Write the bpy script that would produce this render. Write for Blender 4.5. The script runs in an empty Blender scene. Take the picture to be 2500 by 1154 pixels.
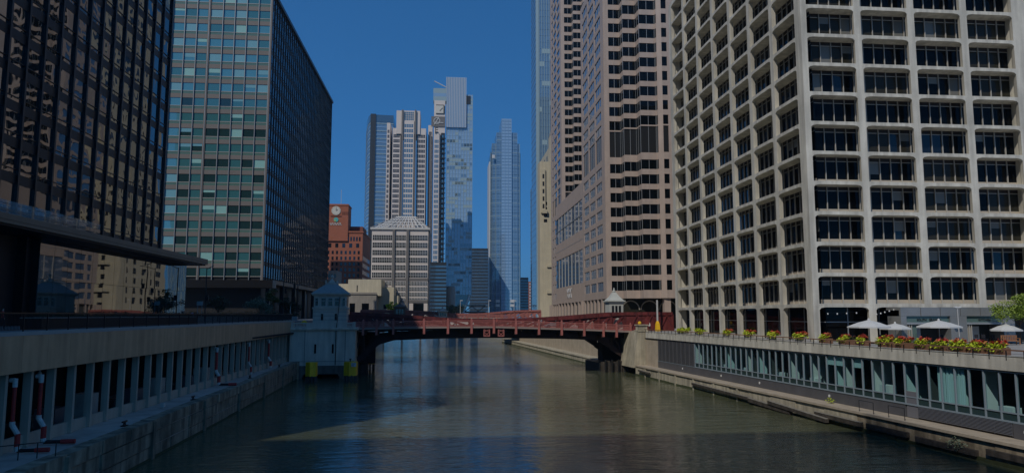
import bpy, math, random
from mathutils import Vector, Matrix
random.seed(7)
R=math.radians
scene=bpy.context.scene
col=scene.collection
# ------------------------------------------------------------------ camera
CAM_H=11.0; YAW=R(5.2); PITCH=math.atan(191/1760.0)
cd=bpy.data.cameras.new('camera'); cam=bpy.data.objects.new('camera',cd); col.objects.link(cam)
cam.location=(0,0,CAM_H); cam.rotation_euler=(R(90)+PITCH,0,-YAW)
cd.sensor_fit='HORIZONTAL'; cd.sensor_width=36; cd.lens=36*1760/2500.0
cd.clip_start=0.5; cd.clip_end=9000
scene.camera=cam
# ------------------------------------------------------------------ light
SUN_EL=R(45); SUN_AZ=R(36)          # the sun stands behind the camera to the left: 36 degrees west of the -Y axis
sdir=Vector((-math.sin(SUN_AZ)*math.cos(SUN_EL),-math.cos(SUN_AZ)*math.cos(SUN_EL),math.sin(SUN_EL)))
w=bpy.data.worlds.new('World'); scene.world=w; w.use_nodes=True
nt=w.node_tree; bg=nt.nodes['Background']
sky=nt.nodes.new('ShaderNodeTexSky'); sky.sky_type='NISHITA'; sky.sun_disc=False
sky.sun_elevation=SUN_EL; sky.sun_rotation=math.pi-SUN_AZ
sky.altitude=3000; sky.air_density=1.0; sky.dust_density=0.0; sky.ozone_density=3.0
gm=nt.nodes.new('ShaderNodeGamma'); gm.inputs[1].default_value=.5      # the even, deep blue of the photograph's sky
gr=nt.nodes.new('ShaderNodeVectorMath'); gr.operation='MULTIPLY'; gr.inputs[1].default_value=(.33,1.30,2.58)
nt.links.new(sky.outputs[0],gm.inputs[0]); nt.links.new(gm.outputs[0],gr.inputs[0])
nt.links.new(gr.outputs[0],bg.inputs[0]); bg.inputs[1].default_value=0.15
sl=bpy.data.lights.new('sun','SUN'); sl.energy=5.0; sl.angle=R(0.53); sl.color=(1.0,0.94,0.84)
so=bpy.data.objects.new('sun',sl); col.objects.link(so); so.rotation_euler=sdir.to_track_quat('Z','Y').to_euler()
so.location=(0,0,300)
vs=scene.view_settings; vs.view_transform='Standard'; vs.look='None'; vs.gamma=1; vs.exposure=-1.12
scene.cycles.max_bounces=6; scene.cycles.diffuse_bounces=4; scene.cycles.glossy_bounces=4; scene.cycles.transparent_max_bounces=8
scene.cycles.caustics_reflective=False; scene.cycles.caustics_refractive=False

# ------------------------------------------------------------------ measuring: pixel of the 2500 x 1154 photograph -> world
cyw,syw,cpt,spt=math.cos(YAW),math.sin(YAW),math.cos(PITCH),math.sin(PITCH)
def ray(x,y):
    a=(x-1250)/1760.0; b=-(y-577)/1760.0; f=cpt-b*spt; u=spt+b*cpt
    return (a*cyw+f*syw, f*cyw-a*syw, u)
def YP(x,y,Y):
    r=ray(x,y); t=Y/r[1]; return (r[0]*t,Y,CAM_H+r[2]*t)
TH=R(4.0); CT,ST=math.cos(TH),math.sin(TH)     # the river runs 4 degrees off the street grid
def xy(t,s): return (t*CT-s*ST, t*ST+s*CT)
def SP(x,y,s):                                 # onto a plane across the river -> (t, s, z)
    r=ray(x,y); k=s/(-r[0]*ST+r[1]*CT); X,Y,Zz=r[0]*k,r[1]*k,CAM_H+r[2]*k
    return (X*CT+Y*ST, s, Zz)

# ------------------------------------------------------------------ materials
MATS={}
def mat(name,c,rough=.7,metal=0.,ior=1.45,var=0.,vs_=.4,bump=0.,bs=4.,streak=0.,wave=None,emit=0):
    m=bpy.data.materials.new(name); m.use_nodes=True; n=m.node_tree.nodes; l=m.node_tree.links
    b=n['Principled BSDF']; b.inputs['Roughness'].default_value=rough; b.inputs['Metallic'].default_value=metal
    b.inputs['IOR'].default_value=ior; b.inputs['Base Color'].default_value=(*c,1)
    geo=n.new('ShaderNodeNewGeometry')
    last=None
    if var:
        tx=n.new('ShaderNodeTexNoise'); tx.inputs['Scale'].default_value=vs_; tx.inputs['Detail'].default_value=6
        tx.inputs['Roughness'].default_value=.65
        l.new(geo.outputs['Position'],tx.inputs['Vector'])
        mr=n.new('ShaderNodeMapRange'); mr.inputs[1].default_value=.3; mr.inputs[2].default_value=.7
        mr.inputs[3].default_value=1-var; mr.inputs[4].default_value=1+var*.6
        l.new(tx.outputs[0],mr.inputs[0]); last=mr.outputs[0]
    if streak:
        mp=n.new('ShaderNodeMapping'); mp.inputs['Scale'].default_value=(1.3,1.3,.12)
        l.new(geo.outputs['Position'],mp.inputs[0])
        t2=n.new('ShaderNodeTexNoise'); t2.inputs['Scale'].default_value=1.0; t2.inputs['Detail'].default_value=7
        l.new(mp.outputs[0],t2.inputs['Vector'])
        m2=n.new('ShaderNodeMapRange'); m2.inputs[1].default_value=.38; m2.inputs[2].default_value=.66
        m2.inputs[3].default_value=1-streak; m2.inputs[4].default_value=1.05
        l.new(t2.outputs[0],m2.inputs[0])
        if last is None: last=m2.outputs[0]
        else:
            mu=n.new('ShaderNodeMath'); mu.operation='MULTIPLY'; l.new(last,mu.inputs[0]); l.new(m2.outputs[0],mu.inputs[1]); last=mu.outputs[0]
    if last is not None:
        vm=n.new('ShaderNodeVectorMath'); vm.operation='SCALE'; vm.inputs[0].default_value=c
        l.new(last,vm.inputs['Scale']); l.new(vm.outputs[0],b.inputs['Base Color'])
    if bump or wave:
        tb=n.new('ShaderNodeTexNoise'); tb.inputs['Scale'].default_value=wave[0] if wave else bs
        tb.inputs['Detail'].default_value=1.5 if wave else 5
        l.new(geo.outputs['Position'],tb.inputs['Vector'])
        bp=n.new('ShaderNodeBump'); bp.inputs['Strength'].default_value=1 if wave else bump
        bp.inputs['Distance'].default_value=wave[1] if wave else .05
        l.new(tb.outputs[0],bp.inputs['Height']); l.new(bp.outputs[0],b.inputs['Normal'])
    if emit:
        b.inputs['Emission Color'].default_value=(*c,1); b.inputs['Emission Strength'].default_value=emit
    MATS[name]=m; return m
mat('white_concrete',(.66,.625,.535),.8,var=.16,vs_=.35,streak=.26,bump=.25,bs=6)
mat('soffit_concrete',(.42,.40,.35),.8,var=.1)
mat('spandrel_tan',(.46,.40,.32),.7,var=.1)
mat('mullion_white',(.44,.42,.38),.4)
mat('mullion_grey',(.34,.36,.37),.4,metal=.3)
mat('black_metal',(.008,.008,.009),.35,ior=1.5)
mat('black_paint',(.012,.012,.013),.5)
mat('dark_spandrel',(.030,.022,.019),.4,ior=1.35)
mat('wavy_glass',(.003,.004,.004),.015,ior=3.1,wave=(.20,.045))
mat('wavy_glass_low',(.006,.006,.006),.015,ior=3.6,wave=(.25,.006))
mat('bronze_panel',(.58,.39,.235),.55,metal=.2,var=.16,vs_=.35,streak=.18)
mat('canopy_metal',(.21,.16,.115),.5,metal=.2,var=.1)
mat('clear_rail',(.10,.12,.13),.03,ior=1.7)
mat('grey_spandrel',(.165,.145,.132),.55,var=.08,vs_=.2)
mat('green_spandrel',(.095,.17,.145),.25,ior=1.6)
mat('teal_glass',(.05,.165,.178),.03,ior=2.3,wave=(.2,.02))
mat('teal_glass_dark',(.018,.046,.048),.03,ior=1.9,wave=(.2,.02))
mat('sky_glass',(.08,.25,.32),.03,ior=2.3,wave=(.2,.02))  # cyan of a reflected sky is put into the glass colour
mat('blind_pale',(.26,.48,.45),.25,ior=1.6)
mat('blind_cyan',(.16,.36,.43),.25,ior=1.6)
mat('east_glass',(.02,.028,.05),.02,ior=3.2,wave=(.25,.03))
mat('dark_glass',(.003,.0035,.004),.03,ior=1.22)
mat('dark_glass_warm',(.03,.028,.02),.05,ior=1.25)
mat('dark_glass_blue',(.008,.012,.018),.03,ior=1.5)
mat('blind_grey',(.16,.155,.135),.4,ior=1.5)
mat('pink_granite',(.46,.365,.305),.6,var=.09,vs_=.5,streak=.06)
mat('pink_joint',(.20,.15,.12),.8)
mat('office_glass',(.004,.005,.006),.03,ior=1.3)
mat('river_glass',(.075,.13,.22),.03,ior=2.8,wave=(.3,.02))  # blue of a sky reflection is painted into the base colour
mat('mech_glass',(.028,.028,.028),.15,ior=1.5)
mat('cream_stone',(.55,.49,.36),.75,var=.08,vs_=.3,streak=.08)
mat('cream_shade',(.36,.29,.19),.8)
mat('blue_glass_a',(.13,.22,.33),.05,ior=2.3,wave=(.08,.05))  # blue glass, here and below, paled to stand for reflected sky and haze
mat('blue_glass_b',(.055,.11,.18),.05,ior=2.1,wave=(.08,.05))
mat('blue_glass_c',(.26,.39,.54),.06,ior=2.3,wave=(.08,.05))
mat('pale_panel',(.30,.40,.43),.3,ior=1.6)
mat('white_metal',(.55,.55,.54),.5)
mat('white_wall',(.64,.58,.54),.75,var=.05,vs_=.2)
mat('grey_pilaster',(.16,.15,.145),.6)
mat('far_window',(.014,.016,.02),.06,ior=1.7)
mat('far_window_blue',(.07,.16,.25),.06,ior=2.2)
mat('dark_tower',(.03,.034,.04),.4)
mat('red_brick',(.34,.115,.065),.8,var=.1,vs_=.5)
mat('red_brick_dark',(.20,.07,.045),.8)
mat('clock_white',(.6,.58,.52),.5)
mat('sign_teal',(.08,.42,.42),.4)
mat('sign_lime',(.35,.5,.12),.4)
mat('silo_steel',(.20,.195,.19),.4,metal=.4,var=.2,vs_=.1)
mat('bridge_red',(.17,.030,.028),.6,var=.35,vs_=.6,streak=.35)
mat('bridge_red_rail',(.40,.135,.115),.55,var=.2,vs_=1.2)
mat('bridge_shade',(.028,.012,.012),.7,var=.2)  # same red paint, darkened to stand for the shade below the deck
mat('bridge_pink',(.36,.13,.11),.6,var=.2,vs_=.4)
mat('bridge_lock',(.33,.25,.22),.6)
mat('asphalt',(.05,.05,.05),.9,var=.15,vs_=.8)
mat('pier_concrete',(.72,.63,.52),.8,var=.14,vs_=.3,streak=.22,bump=.2)
mat('pier_dark',(.20,.18,.15),.85,var=.3,vs_=.6,streak=.4,bump=.3)
mat('house_stone',(.60,.53,.45),.8,var=.08,vs_=.5,streak=.12)
mat('house_joint',(.10,.12,.14),.9)
mat('roof_slate',(.36,.35,.33),.6,var=.25,vs_=3)
mat('house_white',(.47,.48,.44),.7,var=.06)
mat('house_grey',(.13,.12,.11),.8)
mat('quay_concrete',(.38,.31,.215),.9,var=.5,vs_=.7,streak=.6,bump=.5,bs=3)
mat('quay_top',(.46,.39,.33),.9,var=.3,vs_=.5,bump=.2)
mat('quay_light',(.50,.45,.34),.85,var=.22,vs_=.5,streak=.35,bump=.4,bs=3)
mat('quay_tan',(.42,.355,.27),.85,var=.15,vs_=.6,streak=.1)
mat('algae',(.05,.06,.022),.9,var=.4,vs_=2)
mat('timber',(.075,.062,.05),.9,var=.5,vs_=2,streak=.4,bump=.8,bs=6)
mat('timber_top',(.22,.20,.165),.9,var=.4,vs_=2,bump=.6,bs=6)
mat('column_grey',(.48,.385,.295),.8,var=.1,vs_=.6,streak=.12)
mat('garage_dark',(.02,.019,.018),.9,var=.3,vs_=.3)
mat('pipe_red',(.42,.03,.025),.5,var=.3,vs_=2)
mat('pipe_white',(.56,.52,.47),.5,var=.25,vs_=4)
mat('rubber_black',(.01,.01,.01),.6)
mat('yellow_paint',(.92,.54,.02),.5,var=.14,vs_=1.5,streak=.15)
mat('steel_pile',(.06,.062,.065),.6,var=.3,vs_=2)
mat('sign_white',(.62,.62,.62),.5)
mat('ink',(.02,.02,.025),.6)
mat('paving',(.22,.215,.205),.9,var=.15,vs_=.3)
mat('terrace_paving',(.33,.32,.30),.9,var=.12,vs_=.4)
mat('granite_kerb',(.40,.37,.34),.7,var=.1)
mat('dark_panel',(.12,.12,.13),.45,metal=.2,var=.2,vs_=.4)
mat('louvre_grey',(.15,.15,.16),.5,metal=.2)
mat('frame_alu',(.33,.40,.45),.4,metal=.3)
mat('low_pane',(.03,.055,.055),.1,ior=1.6)
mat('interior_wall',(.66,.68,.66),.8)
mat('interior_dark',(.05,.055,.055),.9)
mat('curtain_teal',(.52,.66,.66),.8)
mat('door_grey',(.17,.17,.19),.5)
mat('lamp_white',(.7,.7,.68),.4)
mat('canvas',(.56,.57,.565),.8,var=.03,vs_=1)
mat('pavilion_steel',(.30,.305,.30),.42,metal=.45,var=.12,vs_=.5)
mat('pavilion_glass',(.10,.16,.145),.08,ior=1.6)
mat('cloth_white',(.62,.62,.60),.8)
mat('wood',(.36,.17,.075),.7,var=.2,vs_=2)
mat('planter_brown',(.22,.11,.06),.8,var=.2,vs_=2)
mat('leaf_lime',(.50,.58,.03),.6,var=.3,vs_=3)
mat('leaf_green',(.085,.125,.025),.6,var=.4,vs_=2)
mat('leaf_tree',(.26,.36,.05),.6,var=.4,vs_=1.2)
mat('leaf_dark',(.035,.055,.022),.6,var=.4,vs_=1.2)
mat('leaf_grey',(.16,.20,.13),.6,var=.3,vs_=1.2)
mat('flower_red',(.55,.075,.04),.6,var=.3,vs_=4)
mat('flower_orange',(.60,.22,.07),.6,var=.3,vs_=4)
mat('bark',(.10,.075,.055),.9,var=.3,vs_=3)
mat('car_white',(.68,.68,.66),.25,ior=1.5)
mat('car_silver',(.40,.42,.44),.3,metal=.5)
mat('skin',(.42,.26,.19),.6); mat('hair_dark',(.025,.018,.014),.6)
mat('cloth_blue',(.16,.24,.5),.8); mat('cloth_dark',(.02,.02,.025),.8); mat('cloth_grey',(.22,.22,.24),.8); mat('cloth_red',(.35,.05,.04),.8)
mat('bird_dark',(.03,.028,.025),.7)
mat('stone_grey',(.30,.27,.23),.85,var=.12,vs_=.4,streak=.1)
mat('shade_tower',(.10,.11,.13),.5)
# see-through glass
def clear_glass(name,tint,ior):
    m=bpy.data.materials.new(name); m.use_nodes=True; n=m.node_tree.nodes; l=m.node_tree.links
    n.remove(n['Principled BSDF']); out=n['Material Output']
    tr=n.new('ShaderNodeBsdfTransparent'); tr.inputs[0].default_value=(*tint,1)
    gl=n.new('ShaderNodeBsdfGlossy'); gl.inputs['Roughness'].default_value=.02; gl.inputs['Color'].default_value=(.9,.95,1,1)
    lw=n.new('ShaderNodeLayerWeight'); lw.inputs[0].default_value=.5
    pw=n.new('ShaderNodeMath'); pw.operation='POWER'; pw.inputs[1].default_value=4; l.new(lw.outputs['Facing'],pw.inputs[0])
    ma=n.new('ShaderNodeMath'); ma.operation='MULTIPLY_ADD'; ma.inputs[1].default_value=.7; ma.inputs[2].default_value=((ior-1)/(ior+1))**2; l.new(pw.outputs[0],ma.inputs[0])
    mx=n.new('ShaderNodeMixShader'); l.new(ma.outputs[0],mx.inputs[0]); l.new(tr.outputs[0],mx.inputs[1]); l.new(gl.outputs[0],mx.inputs[2])
    l.new(mx.outputs[0],out.inputs[0]); MATS[name]=m; return m
clear_glass('clear_teal',(.84,.94,.95),1.3)
clear_glass('clear_rail',(.8,.83,.85),2.0)
# river water
def water_mat():
    m=bpy.data.materials.new('river_water'); m.use_nodes=True; n=m.node_tree.nodes; l=m.node_tree.links
    b=n['Principled BSDF']; b.inputs['Base Color'].default_value=(.086,.094,.052,1); b.inputs['Roughness'].default_value=.025; b.inputs['IOR'].default_value=1.52
    g=n.new('ShaderNodeNewGeometry'); prev=None
    wt=n.new('ShaderNodeTexNoise'); wt.inputs['Scale'].default_value=.045; wt.inputs['Detail'].default_value=3; l.new(g.outputs['Position'],wt.inputs['Vector'])
    wm=n.new('ShaderNodeMapRange'); wm.inputs[1].default_value=.40; wm.inputs[2].default_value=.62; wm.inputs[3].default_value=.40; wm.inputs[4].default_value=1.0; l.new(wt.outputs[0],wm.inputs[0])
    for sc,(sx,sy),dist,det,gust in ((.10,(.5,1.0),.11,2,0),(.42,(.42,1.45),.14,4,1),(1.7,(.5,1.4),.075,4,1)):
        mp=n.new('ShaderNodeMapping'); mp.inputs['Scale'].default_value=(sx*sc,sy*sc,1); mp.inputs['Rotation'].default_value=(0,0,R(7))
        l.new(g.outputs['Position'],mp.inputs[0])
        t=n.new('ShaderNodeTexNoise'); t.inputs['Scale'].default_value=1; t.inputs['Detail'].default_value=det; t.inputs['Distortion'].default_value=.6
        l.new(mp.outputs[0],t.inputs['Vector'])
        bp=n.new('ShaderNodeBump'); bp.inputs['Distance'].default_value=dist
        l.new(t.outputs[0],bp.inputs['Height'])
        if gust: l.new(wm.outputs[0],bp.inputs['Strength'])
        if prev: l.new(prev.outputs[0],bp.inputs['Normal'])
        prev=bp
    l.new(prev.outputs[0],b.inputs['Normal']); MATS['river_water']=m
water_mat()

# ------------------------------------------------------------------ geometry helpers
class MB:
    def __init__(s): s.v=[]; s.f=[]
    def poly(s,pts):
        i=len(s.v); s.v+= [tuple(p) for p in pts]; s.f.append(tuple(range(i,i+len(pts)))); return s
    def box(s,x0,x1,y0,y1,z0,z1):
        i=len(s.v)
        s.v+=[(x0,y0,z0),(x1,y0,z0),(x1,y1,z0),(x0,y1,z0),(x0,y0,z1),(x1,y0,z1),(x1,y1,z1),(x0,y1,z1)]
        s.f+=[(i,i+3,i+2,i+1),(i+4,i+5,i+6,i+7),(i,i+1,i+5,i+4),(i+1,i+2,i+6,i+5),(i+2,i+3,i+7,i+6),(i+3,i,i+4,i+7)]; return s
    def frus(s,cx,cy,z0,z1,a0,b0,a1,b1):     # tapered box, half sizes a (x) b (y)
        i=len(s.v)
        s.v+=[(cx-a0,cy-b0,z0),(cx+a0,cy-b0,z0),(cx+a0,cy+b0,z0),(cx-a0,cy+b0,z0),(cx-a1,cy-b1,z1),(cx+a1,cy-b1,z1),(cx+a1,cy+b1,z1),(cx-a1,cy+b1,z1)]
        s.f+=[(i,i+3,i+2,i+1),(i+4,i+5,i+6,i+7),(i,i+1,i+5,i+4),(i+1,i+2,i+6,i+5),(i+2,i+3,i+7,i+6),(i+3,i,i+4,i+7)]; return s
    def prism(s,prof,a,b,ax='y'):            # profile polygon extruded along an axis between a and b
        n=len(prof); i=len(s.v)
        for d in (a,b):
            for p,q in prof:
                s.v.append({'y':(p,d,q),'x':(d,p,q),'z':(p,q,d)}[ax])
        s.f.append(tuple(range(i,i+n))); s.f.append(tuple(range(i+2*n-1,i+n-1,-1)))
        for k in range(n):
            k2=(k+1)%n; s.f.append((i+k,i+n+k,i+n+k2,i+k2))
        return s
    def tube(s,p,q,r,n=8,r2=None):
        p=Vector(p); q=Vector(q); d=(q-p).normalized(); u=d.orthogonal().normalized(); w_=d.cross(u); r2=r if r2 is None else r2
        i=len(s.v)
        for c,rr in ((p,r),(q,r2)):
            for k in range(n):
                a=2*math.pi*k/n; s.v.append(tuple(c+u*rr*math.cos(a)+w_*rr*math.sin(a)))
        for k in range(n):
            k2=(k+1)%n; s.f.append((i+k,i+k2,i+n+k2,i+n+k))
        s.f.append(tuple(range(i+n-1,i-1,-1))); s.f.append(tuple(range(i+n,i+2*n))); return s
    def lathe(s,cx,cy,prof,n=12):            # profile of (r, z)
        i=len(s.v)
        for r,z in prof:
            for k in range(n):
                a=2*math.pi*k/n; s.v.append((cx+r*math.cos(a),cy+r*math.sin(a),z))
        for j in range(len(prof)-1):
            for k in range(n):
                k2=(k+1)%n; s.f.append((i+j*n+k,i+j*n+k2,i+(j+1)*n+k2,i+(j+1)*n+k))
        s.f.append(tuple(range(i+n-1,i-1,-1))); s.f.append(tuple(range(i+(len(prof)-1)*n,i+len(prof)*n))); return s
    def beam(s,p,q,w_,y0,y1):                # member in an x-z plane between p and q, thickness w, from y0 to y1
        dx,dz=q[0]-p[0],q[1]-p[1]; L=math.hypot(dx,dz); nx,nz=-dz/L*w_/2,dx/L*w_/2
        return s.prism([(p[0]-nx,p[1]-nz),(q[0]-nx,q[1]-nz),(q[0]+nx,q[1]+nz),(p[0]+nx,p[1]+nz)],y0,y1,'y')
    def leaf(s,c,sz):
        a=random.uniform(0,6.283); b=random.uniform(-1.1,1.1)
        u=Vector((math.cos(a),math.sin(a),math.sin(b)*.6))*sz; v=Vector((-math.sin(a)*math.cos(b),math.cos(a)*math.cos(b),math.sin(b)))*sz*.6
        c=Vector(c); return s.poly([c-u,c+v,c+u,c-v])
    def data(s,name,m,org=(0,0,0)):
        me=bpy.data.meshes.new(name); o=org
        me.from_pydata([(a-o[0],b-o[1],c-o[2]) for a,b,c in s.v],[],s.f); me.materials.append(MATS[m]); me.update(); return me
_cubes={}
def cube(m):
    if m not in _cubes: _cubes[m]=MB().box(-.5,.5,-.5,.5,-.5,.5).data('block_'+m,m)
    return _cubes[m]
def fix_normals(me):
    import bmesh
    b=bmesh.new(); b.from_mesh(me); bmesh.ops.recalc_face_normals(b,faces=b.faces); b.to_mesh(me); b.free()
class Thing:
    """an Empty at the base of a thing; parts are given in the same frame as org (world, or river t-s when river=True)"""
    def __init__(s,name,label,cat,org=(0,0,0),river=False,group=None,kind=None,rz=0):
        s.e=bpy.data.objects.new(name,None); col.objects.link(s.e); s.o=org; s.e.empty_display_size=.5
        if river: s.e.location=(*xy(org[0],org[1]),org[2]); s.e.rotation_euler[2]=TH
        else: s.e.location=org; s.e.rotation_euler[2]=rz
        if label: s.e['label']=label
        if cat: s.e['category']=cat
        if group: s.e['group']=group
        if kind: s.e['kind']=kind
    def put(s,name,me,parent=None,loc=(0,0,0),rot=None,scale=None,kind=None,label=None):
        o=bpy.data.objects.new(name,me); col.objects.link(o); o.parent=parent or s.e; o.location=loc
        if rot: o.rotation_euler=rot
        if scale: o.scale=scale
        if kind: o['kind']=kind
        if label: o['label']=label
        return o
    def box(s,name,m,x0,x1,y0,y1,z0,z1,rot=None,parent=None):
        o=s.o; return s.put(name,cube(m),parent,((x0+x1)/2-o[0],(y0+y1)/2-o[1],(z0+z1)/2-o[2]),rot,(abs(x1-x0),abs(y1-y0),abs(z1-z0)))
    def mesh(s,name,m,mb,parent=None,kind=None,norm=False,label=None):
        me=mb.data(name,m,s.o)
        if norm: fix_normals(me)
        return s.put(name,me,parent,kind=kind,label=label)
    def at(s,name,me,x,y,z,rot=None,scale=None,parent=None,kind=None):
        o=s.o; return s.put(name,me,parent,(x-o[0],y-o[1],z-o[2]),rot,scale,kind)
def single(name,m,mb,label,cat,org,river=False,group=None,kind=None,norm=False):
    me=mb.data(name,m,org)
    if norm: fix_normals(me)
    o=bpy.data.objects.new(name,me); col.objects.link(o)
    if river: o.location=(*xy(org[0],org[1]),org[2]); o.rotation_euler[2]=TH
    else: o.location=org
    if label: o['label']=label
    if cat: o['category']=cat
    if group: o['group']=group
    if kind: o['kind']=kind
    return o
def text_mesh(name,txt,size,m,depth=.02):
    cu=bpy.data.curves.new(name,'FONT'); cu.body=txt; cu.size=size; cu.extrude=depth; cu.align_x='CENTER'; cu.align_y='CENTER'
    t=bpy.data.objects.new(name,cu); col.objects.link(t); dg=bpy.context.evaluated_depsgraph_get(); dg.update()
    me=bpy.data.meshes.new_from_object(t.evaluated_get(dg)); bpy.data.objects.remove(t); bpy.data.curves.remove(cu)
    me.materials.clear(); me.materials.append(MATS[m]); return me
# ================================================================== setting
def struct(name,m,mb,org=(0,0,0),norm=True,river=False): return single(name,m,mb,None,None,org,kind='structure',norm=norm,river=river)
struct('river','river_water',MB().poly([(-260,-260,0),(260,-260,0),(260,1300,0),(-260,1300,0)]),norm=False)
def LX(Y): return -25.6-.07*(Y-133)          # left bank line beyond the bridge
GL=[(-2500,-260),(-34,-260),(-34,134),(LX(134)-1.2,134),(LX(1250)-1,1250),(-2500,1250)]
struct('ground','paving',MB().prism(GL,-3,9.80,'z'))
e=[xy(53.2,-262),xy(53.2,133),xy(46.5,133),xy(46.5,1250)]
struct('east_bank','terrace_paving',MB().prism([e[0],e[1],e[2],e[3],(2500,1250),(2500,-262)],-3,7.80,'z'))
struct('far_ground','paving',MB().prism([(-3500,1250),(3500,1250),(3500,6000),(-3500,6000)],-3,6,'z'))
struct('promenade','paving',MB().prism([(-34,-200),(-24.2,-200),(-25.55,43),(-27.35,133.4),(-34,134)],9.32,9.80,'z'))
struct('lower_quay','quay_top',MB().prism([(-33.9,-200),(-18,-200),(-21.9,43),(-25.6,133),(-33.9,133.9)],-2.5,2.88,'z'))
tp=[xy(46.3,-200),xy(46.3,132.5),xy(53.2,132.9),xy(53.2,-200)]
struct('terrace','terrace_paving',MB().prism(tp,7.35,7.86,'z'))

# ================================================================== white concrete grid building, east bank
def bay_mesh(name,W,h,D,a=.46,t=.22,s=.2,cx=.75,cz=.30,m='white_concrete',dc=.64):
    b=MB()
    inn=[(a,s),(W-a,s),(W-a,h-t-cz),(W-a-cx*.3,h-t-cz*.28),(W-a-cx,h-t),(a+cx,h-t),(a+cx*.3,h-t-cz*.28),(a,h-t-cz)]
    out=[(0,0),(W,0),(W,h-t-cz),(W,h),(W-a-cx,h),(a+cx,h),(0,h),(0,h-t-cz)]
    n=8; tp=.16
    ib=[(x+(tp if x>W/2 else -tp)*(1 if z<h-t-cz*.2 else 0),z) for x,z in inn]     # the posts taper inwards
    for k in range(n):
        k2=(k+1)%n
        b.poly([(out[k][0],0,out[k][1]),(out[k2][0],0,out[k2][1]),(inn[k2][0],0,inn[k2][1]),(inn[k][0],0,inn[k][1])])
        b.poly([(inn[k][0],0,inn[k][1]),(inn[k2][0],0,inn[k2][1]),(ib[k2][0],dc,ib[k2][1]),(ib[k][0],dc,ib[k][1])])
        b.poly([(out[k][0],dc,out[k][1]),(ib[k][0],dc,ib[k][1]),(ib[k2][0],dc,ib[k2][1]),(out[k2][0],dc,out[k2][1])])
    b.box(.001,W-.001,dc-.02,D+.05,h-t,h-.002)          # floor slab running back to the glass line
    if s>.01: b.box(.001,W-.001,dc-.02,D+.05,.002,s)
    return b.data(name,m)
D0=1.75
BW,BH=7.0,3.66; NPN=5; PWD=BW/NPN
bayF=bay_mesh('concrete_bay',BW,BH,D0)
bayG=bay_mesh('ground_bay',BW,4.32,D0,s=.0,cz=.34)
def win_frame(name,h,low):
    b=MB()
    for i in range(NPN):
        x=.12+i*PWD; b.box(x-.038,x+.038,D0-.2,D0-.02,.2,h-.22)
    b.box(.0,BW,D0-.10,D0-.01,.2,.30)
    b.box(.0,BW,D0-.08,D0-.015,h-.75,h-.68)
    return b.data(name,'mullion_white')
frameF=win_frame('window',BH,False)
panG=MB().box(.0,BW,D0-.06,D0-.012,.22,.72).data('spandrel_panel','spandrel_tan')
topG=MB().box(.0,BW,D0-.05,D0-.014,BH-.68,BH-.22).data('head_panel','dark_spandrel')
def pane_mesh(m,lo): return MB().box(-PWD/2+.05,PWD/2-.05,-.02,.02,lo,BH-.68).data('pane',m)
pm={m:pane_mesh(m,.2) for m in ('dark_glass','dark_glass_warm','dark_glass_blue','blind_grey')}
blindm=MB().box(-PWD/2+.06,PWD/2-.06,-.008,.008,-1.6,0).data('blind','blind_grey')
gl_all={}
for m in ('dark_glass','dark_glass_warm','dark_glass_blue'):
    gl_all[m]=MB().box(.0,BW,D0,D0+.03,.2,BH-.2).data('window_glass',m)
T=Thing('concrete_office_block','white concrete office block with deep rounded window grid above the flowered terrace','building',(43.2,81.4,7.8))
rnd=random.Random(3)
def hartford(x,y,z,rz,k,col_,front):
    rot=(0,0,rz)
    T.at('concrete_bay',bayF,x,y,z,rot)
    fr=T.at('window',frameF,x,y,z,rot)
    if k<5: T.put('spandrel_panel',panG,fr)
    T.put('head_panel',topG,fr)
    individual=(front and k<10) or ((not front) and col_>=5 and k<10)
    c=rnd.random(); row=MATS and (['dark_glass','dark_glass','dark_glass_warm','dark_glass'][int(c*4)])
    if k==9: row='dark_glass_warm'
    if not front: row='dark_glass_blue' if c<.35 else 'dark_glass'
    if individual:
        for i in range(NPN):
            q=rnd.random(); m=row if q<.82 else ('dark_glass_blue' if q<.9 else ('blind_grey' if q>.96 else 'dark_glass'))
            if rnd.random()<.10: T.put('blind',blindm,fr,(.12+PWD*i+PWD/2,D0-.035,BH-.68),None,(1,1,rnd.uniform(.35,1.0)))
            T.put('pane',pm[m],fr,(.12+PWD*i+PWD/2,D0+.0,0),(0,0,rnd.uniform(-.006,.006)))
    else: T.put('window_glass',gl_all[row],fr)
NF=16
for k in range(NF):
    z=12.1+BH*k
    for i in range(4): hartford(43.2+BW*i,81.4,z,0,k,i,True)
    for j in range(7): hartford(42.9,131.5-BW*j,z,-math.pi/2,k,j,False)      # j=6 is the bay next to the corner
# corner columns and roof
for nm,(x0,x1,y0,y1) in {'corner_column':(42.9,43.5,81.4,82.5),'end_column':(42.9,44.6,131.5,132.6),'east_column':(71.2,73.0,81.4,84.0)}.items():
    T.box('corner_column','white_concrete',x0,x1,y0,y1,7.8,12.1+BH*NF)
T.box('core_wall','interior_dark',45.1,71.6,83.5,132.4,7.85,12.1+BH*NF-.05)
T.box('roof_slab','white_concrete',42.95,73,81.5,132.5,12.1+BH*NF+.003,12.1+BH*NF+.6)
gg=MB()
for i in range(5):
    x=.5+i*1.5; gg.box(x-.05,x+.05,D0+.2,D0+.32,0,4.1) if i in (1,3) else None
gg.box(.0,7,D0+.2,D0+.3,2.3,2.4)
gfr=gg.data('ground_window','mullion_grey'); ggl=MB().box(.0,7.0,D0+.33,D0+.36,0,4.1).data('ground_pane','dark_glass')
for i in range(4):
    T.at('ground_bay',bayG,43.2+BW*i,81.4,7.80,(0,0,0)); f=T.at('ground_window',gfr,43.2+BW*i,81.4,7.80); T.put('ground_pane',ggl,f)
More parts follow.
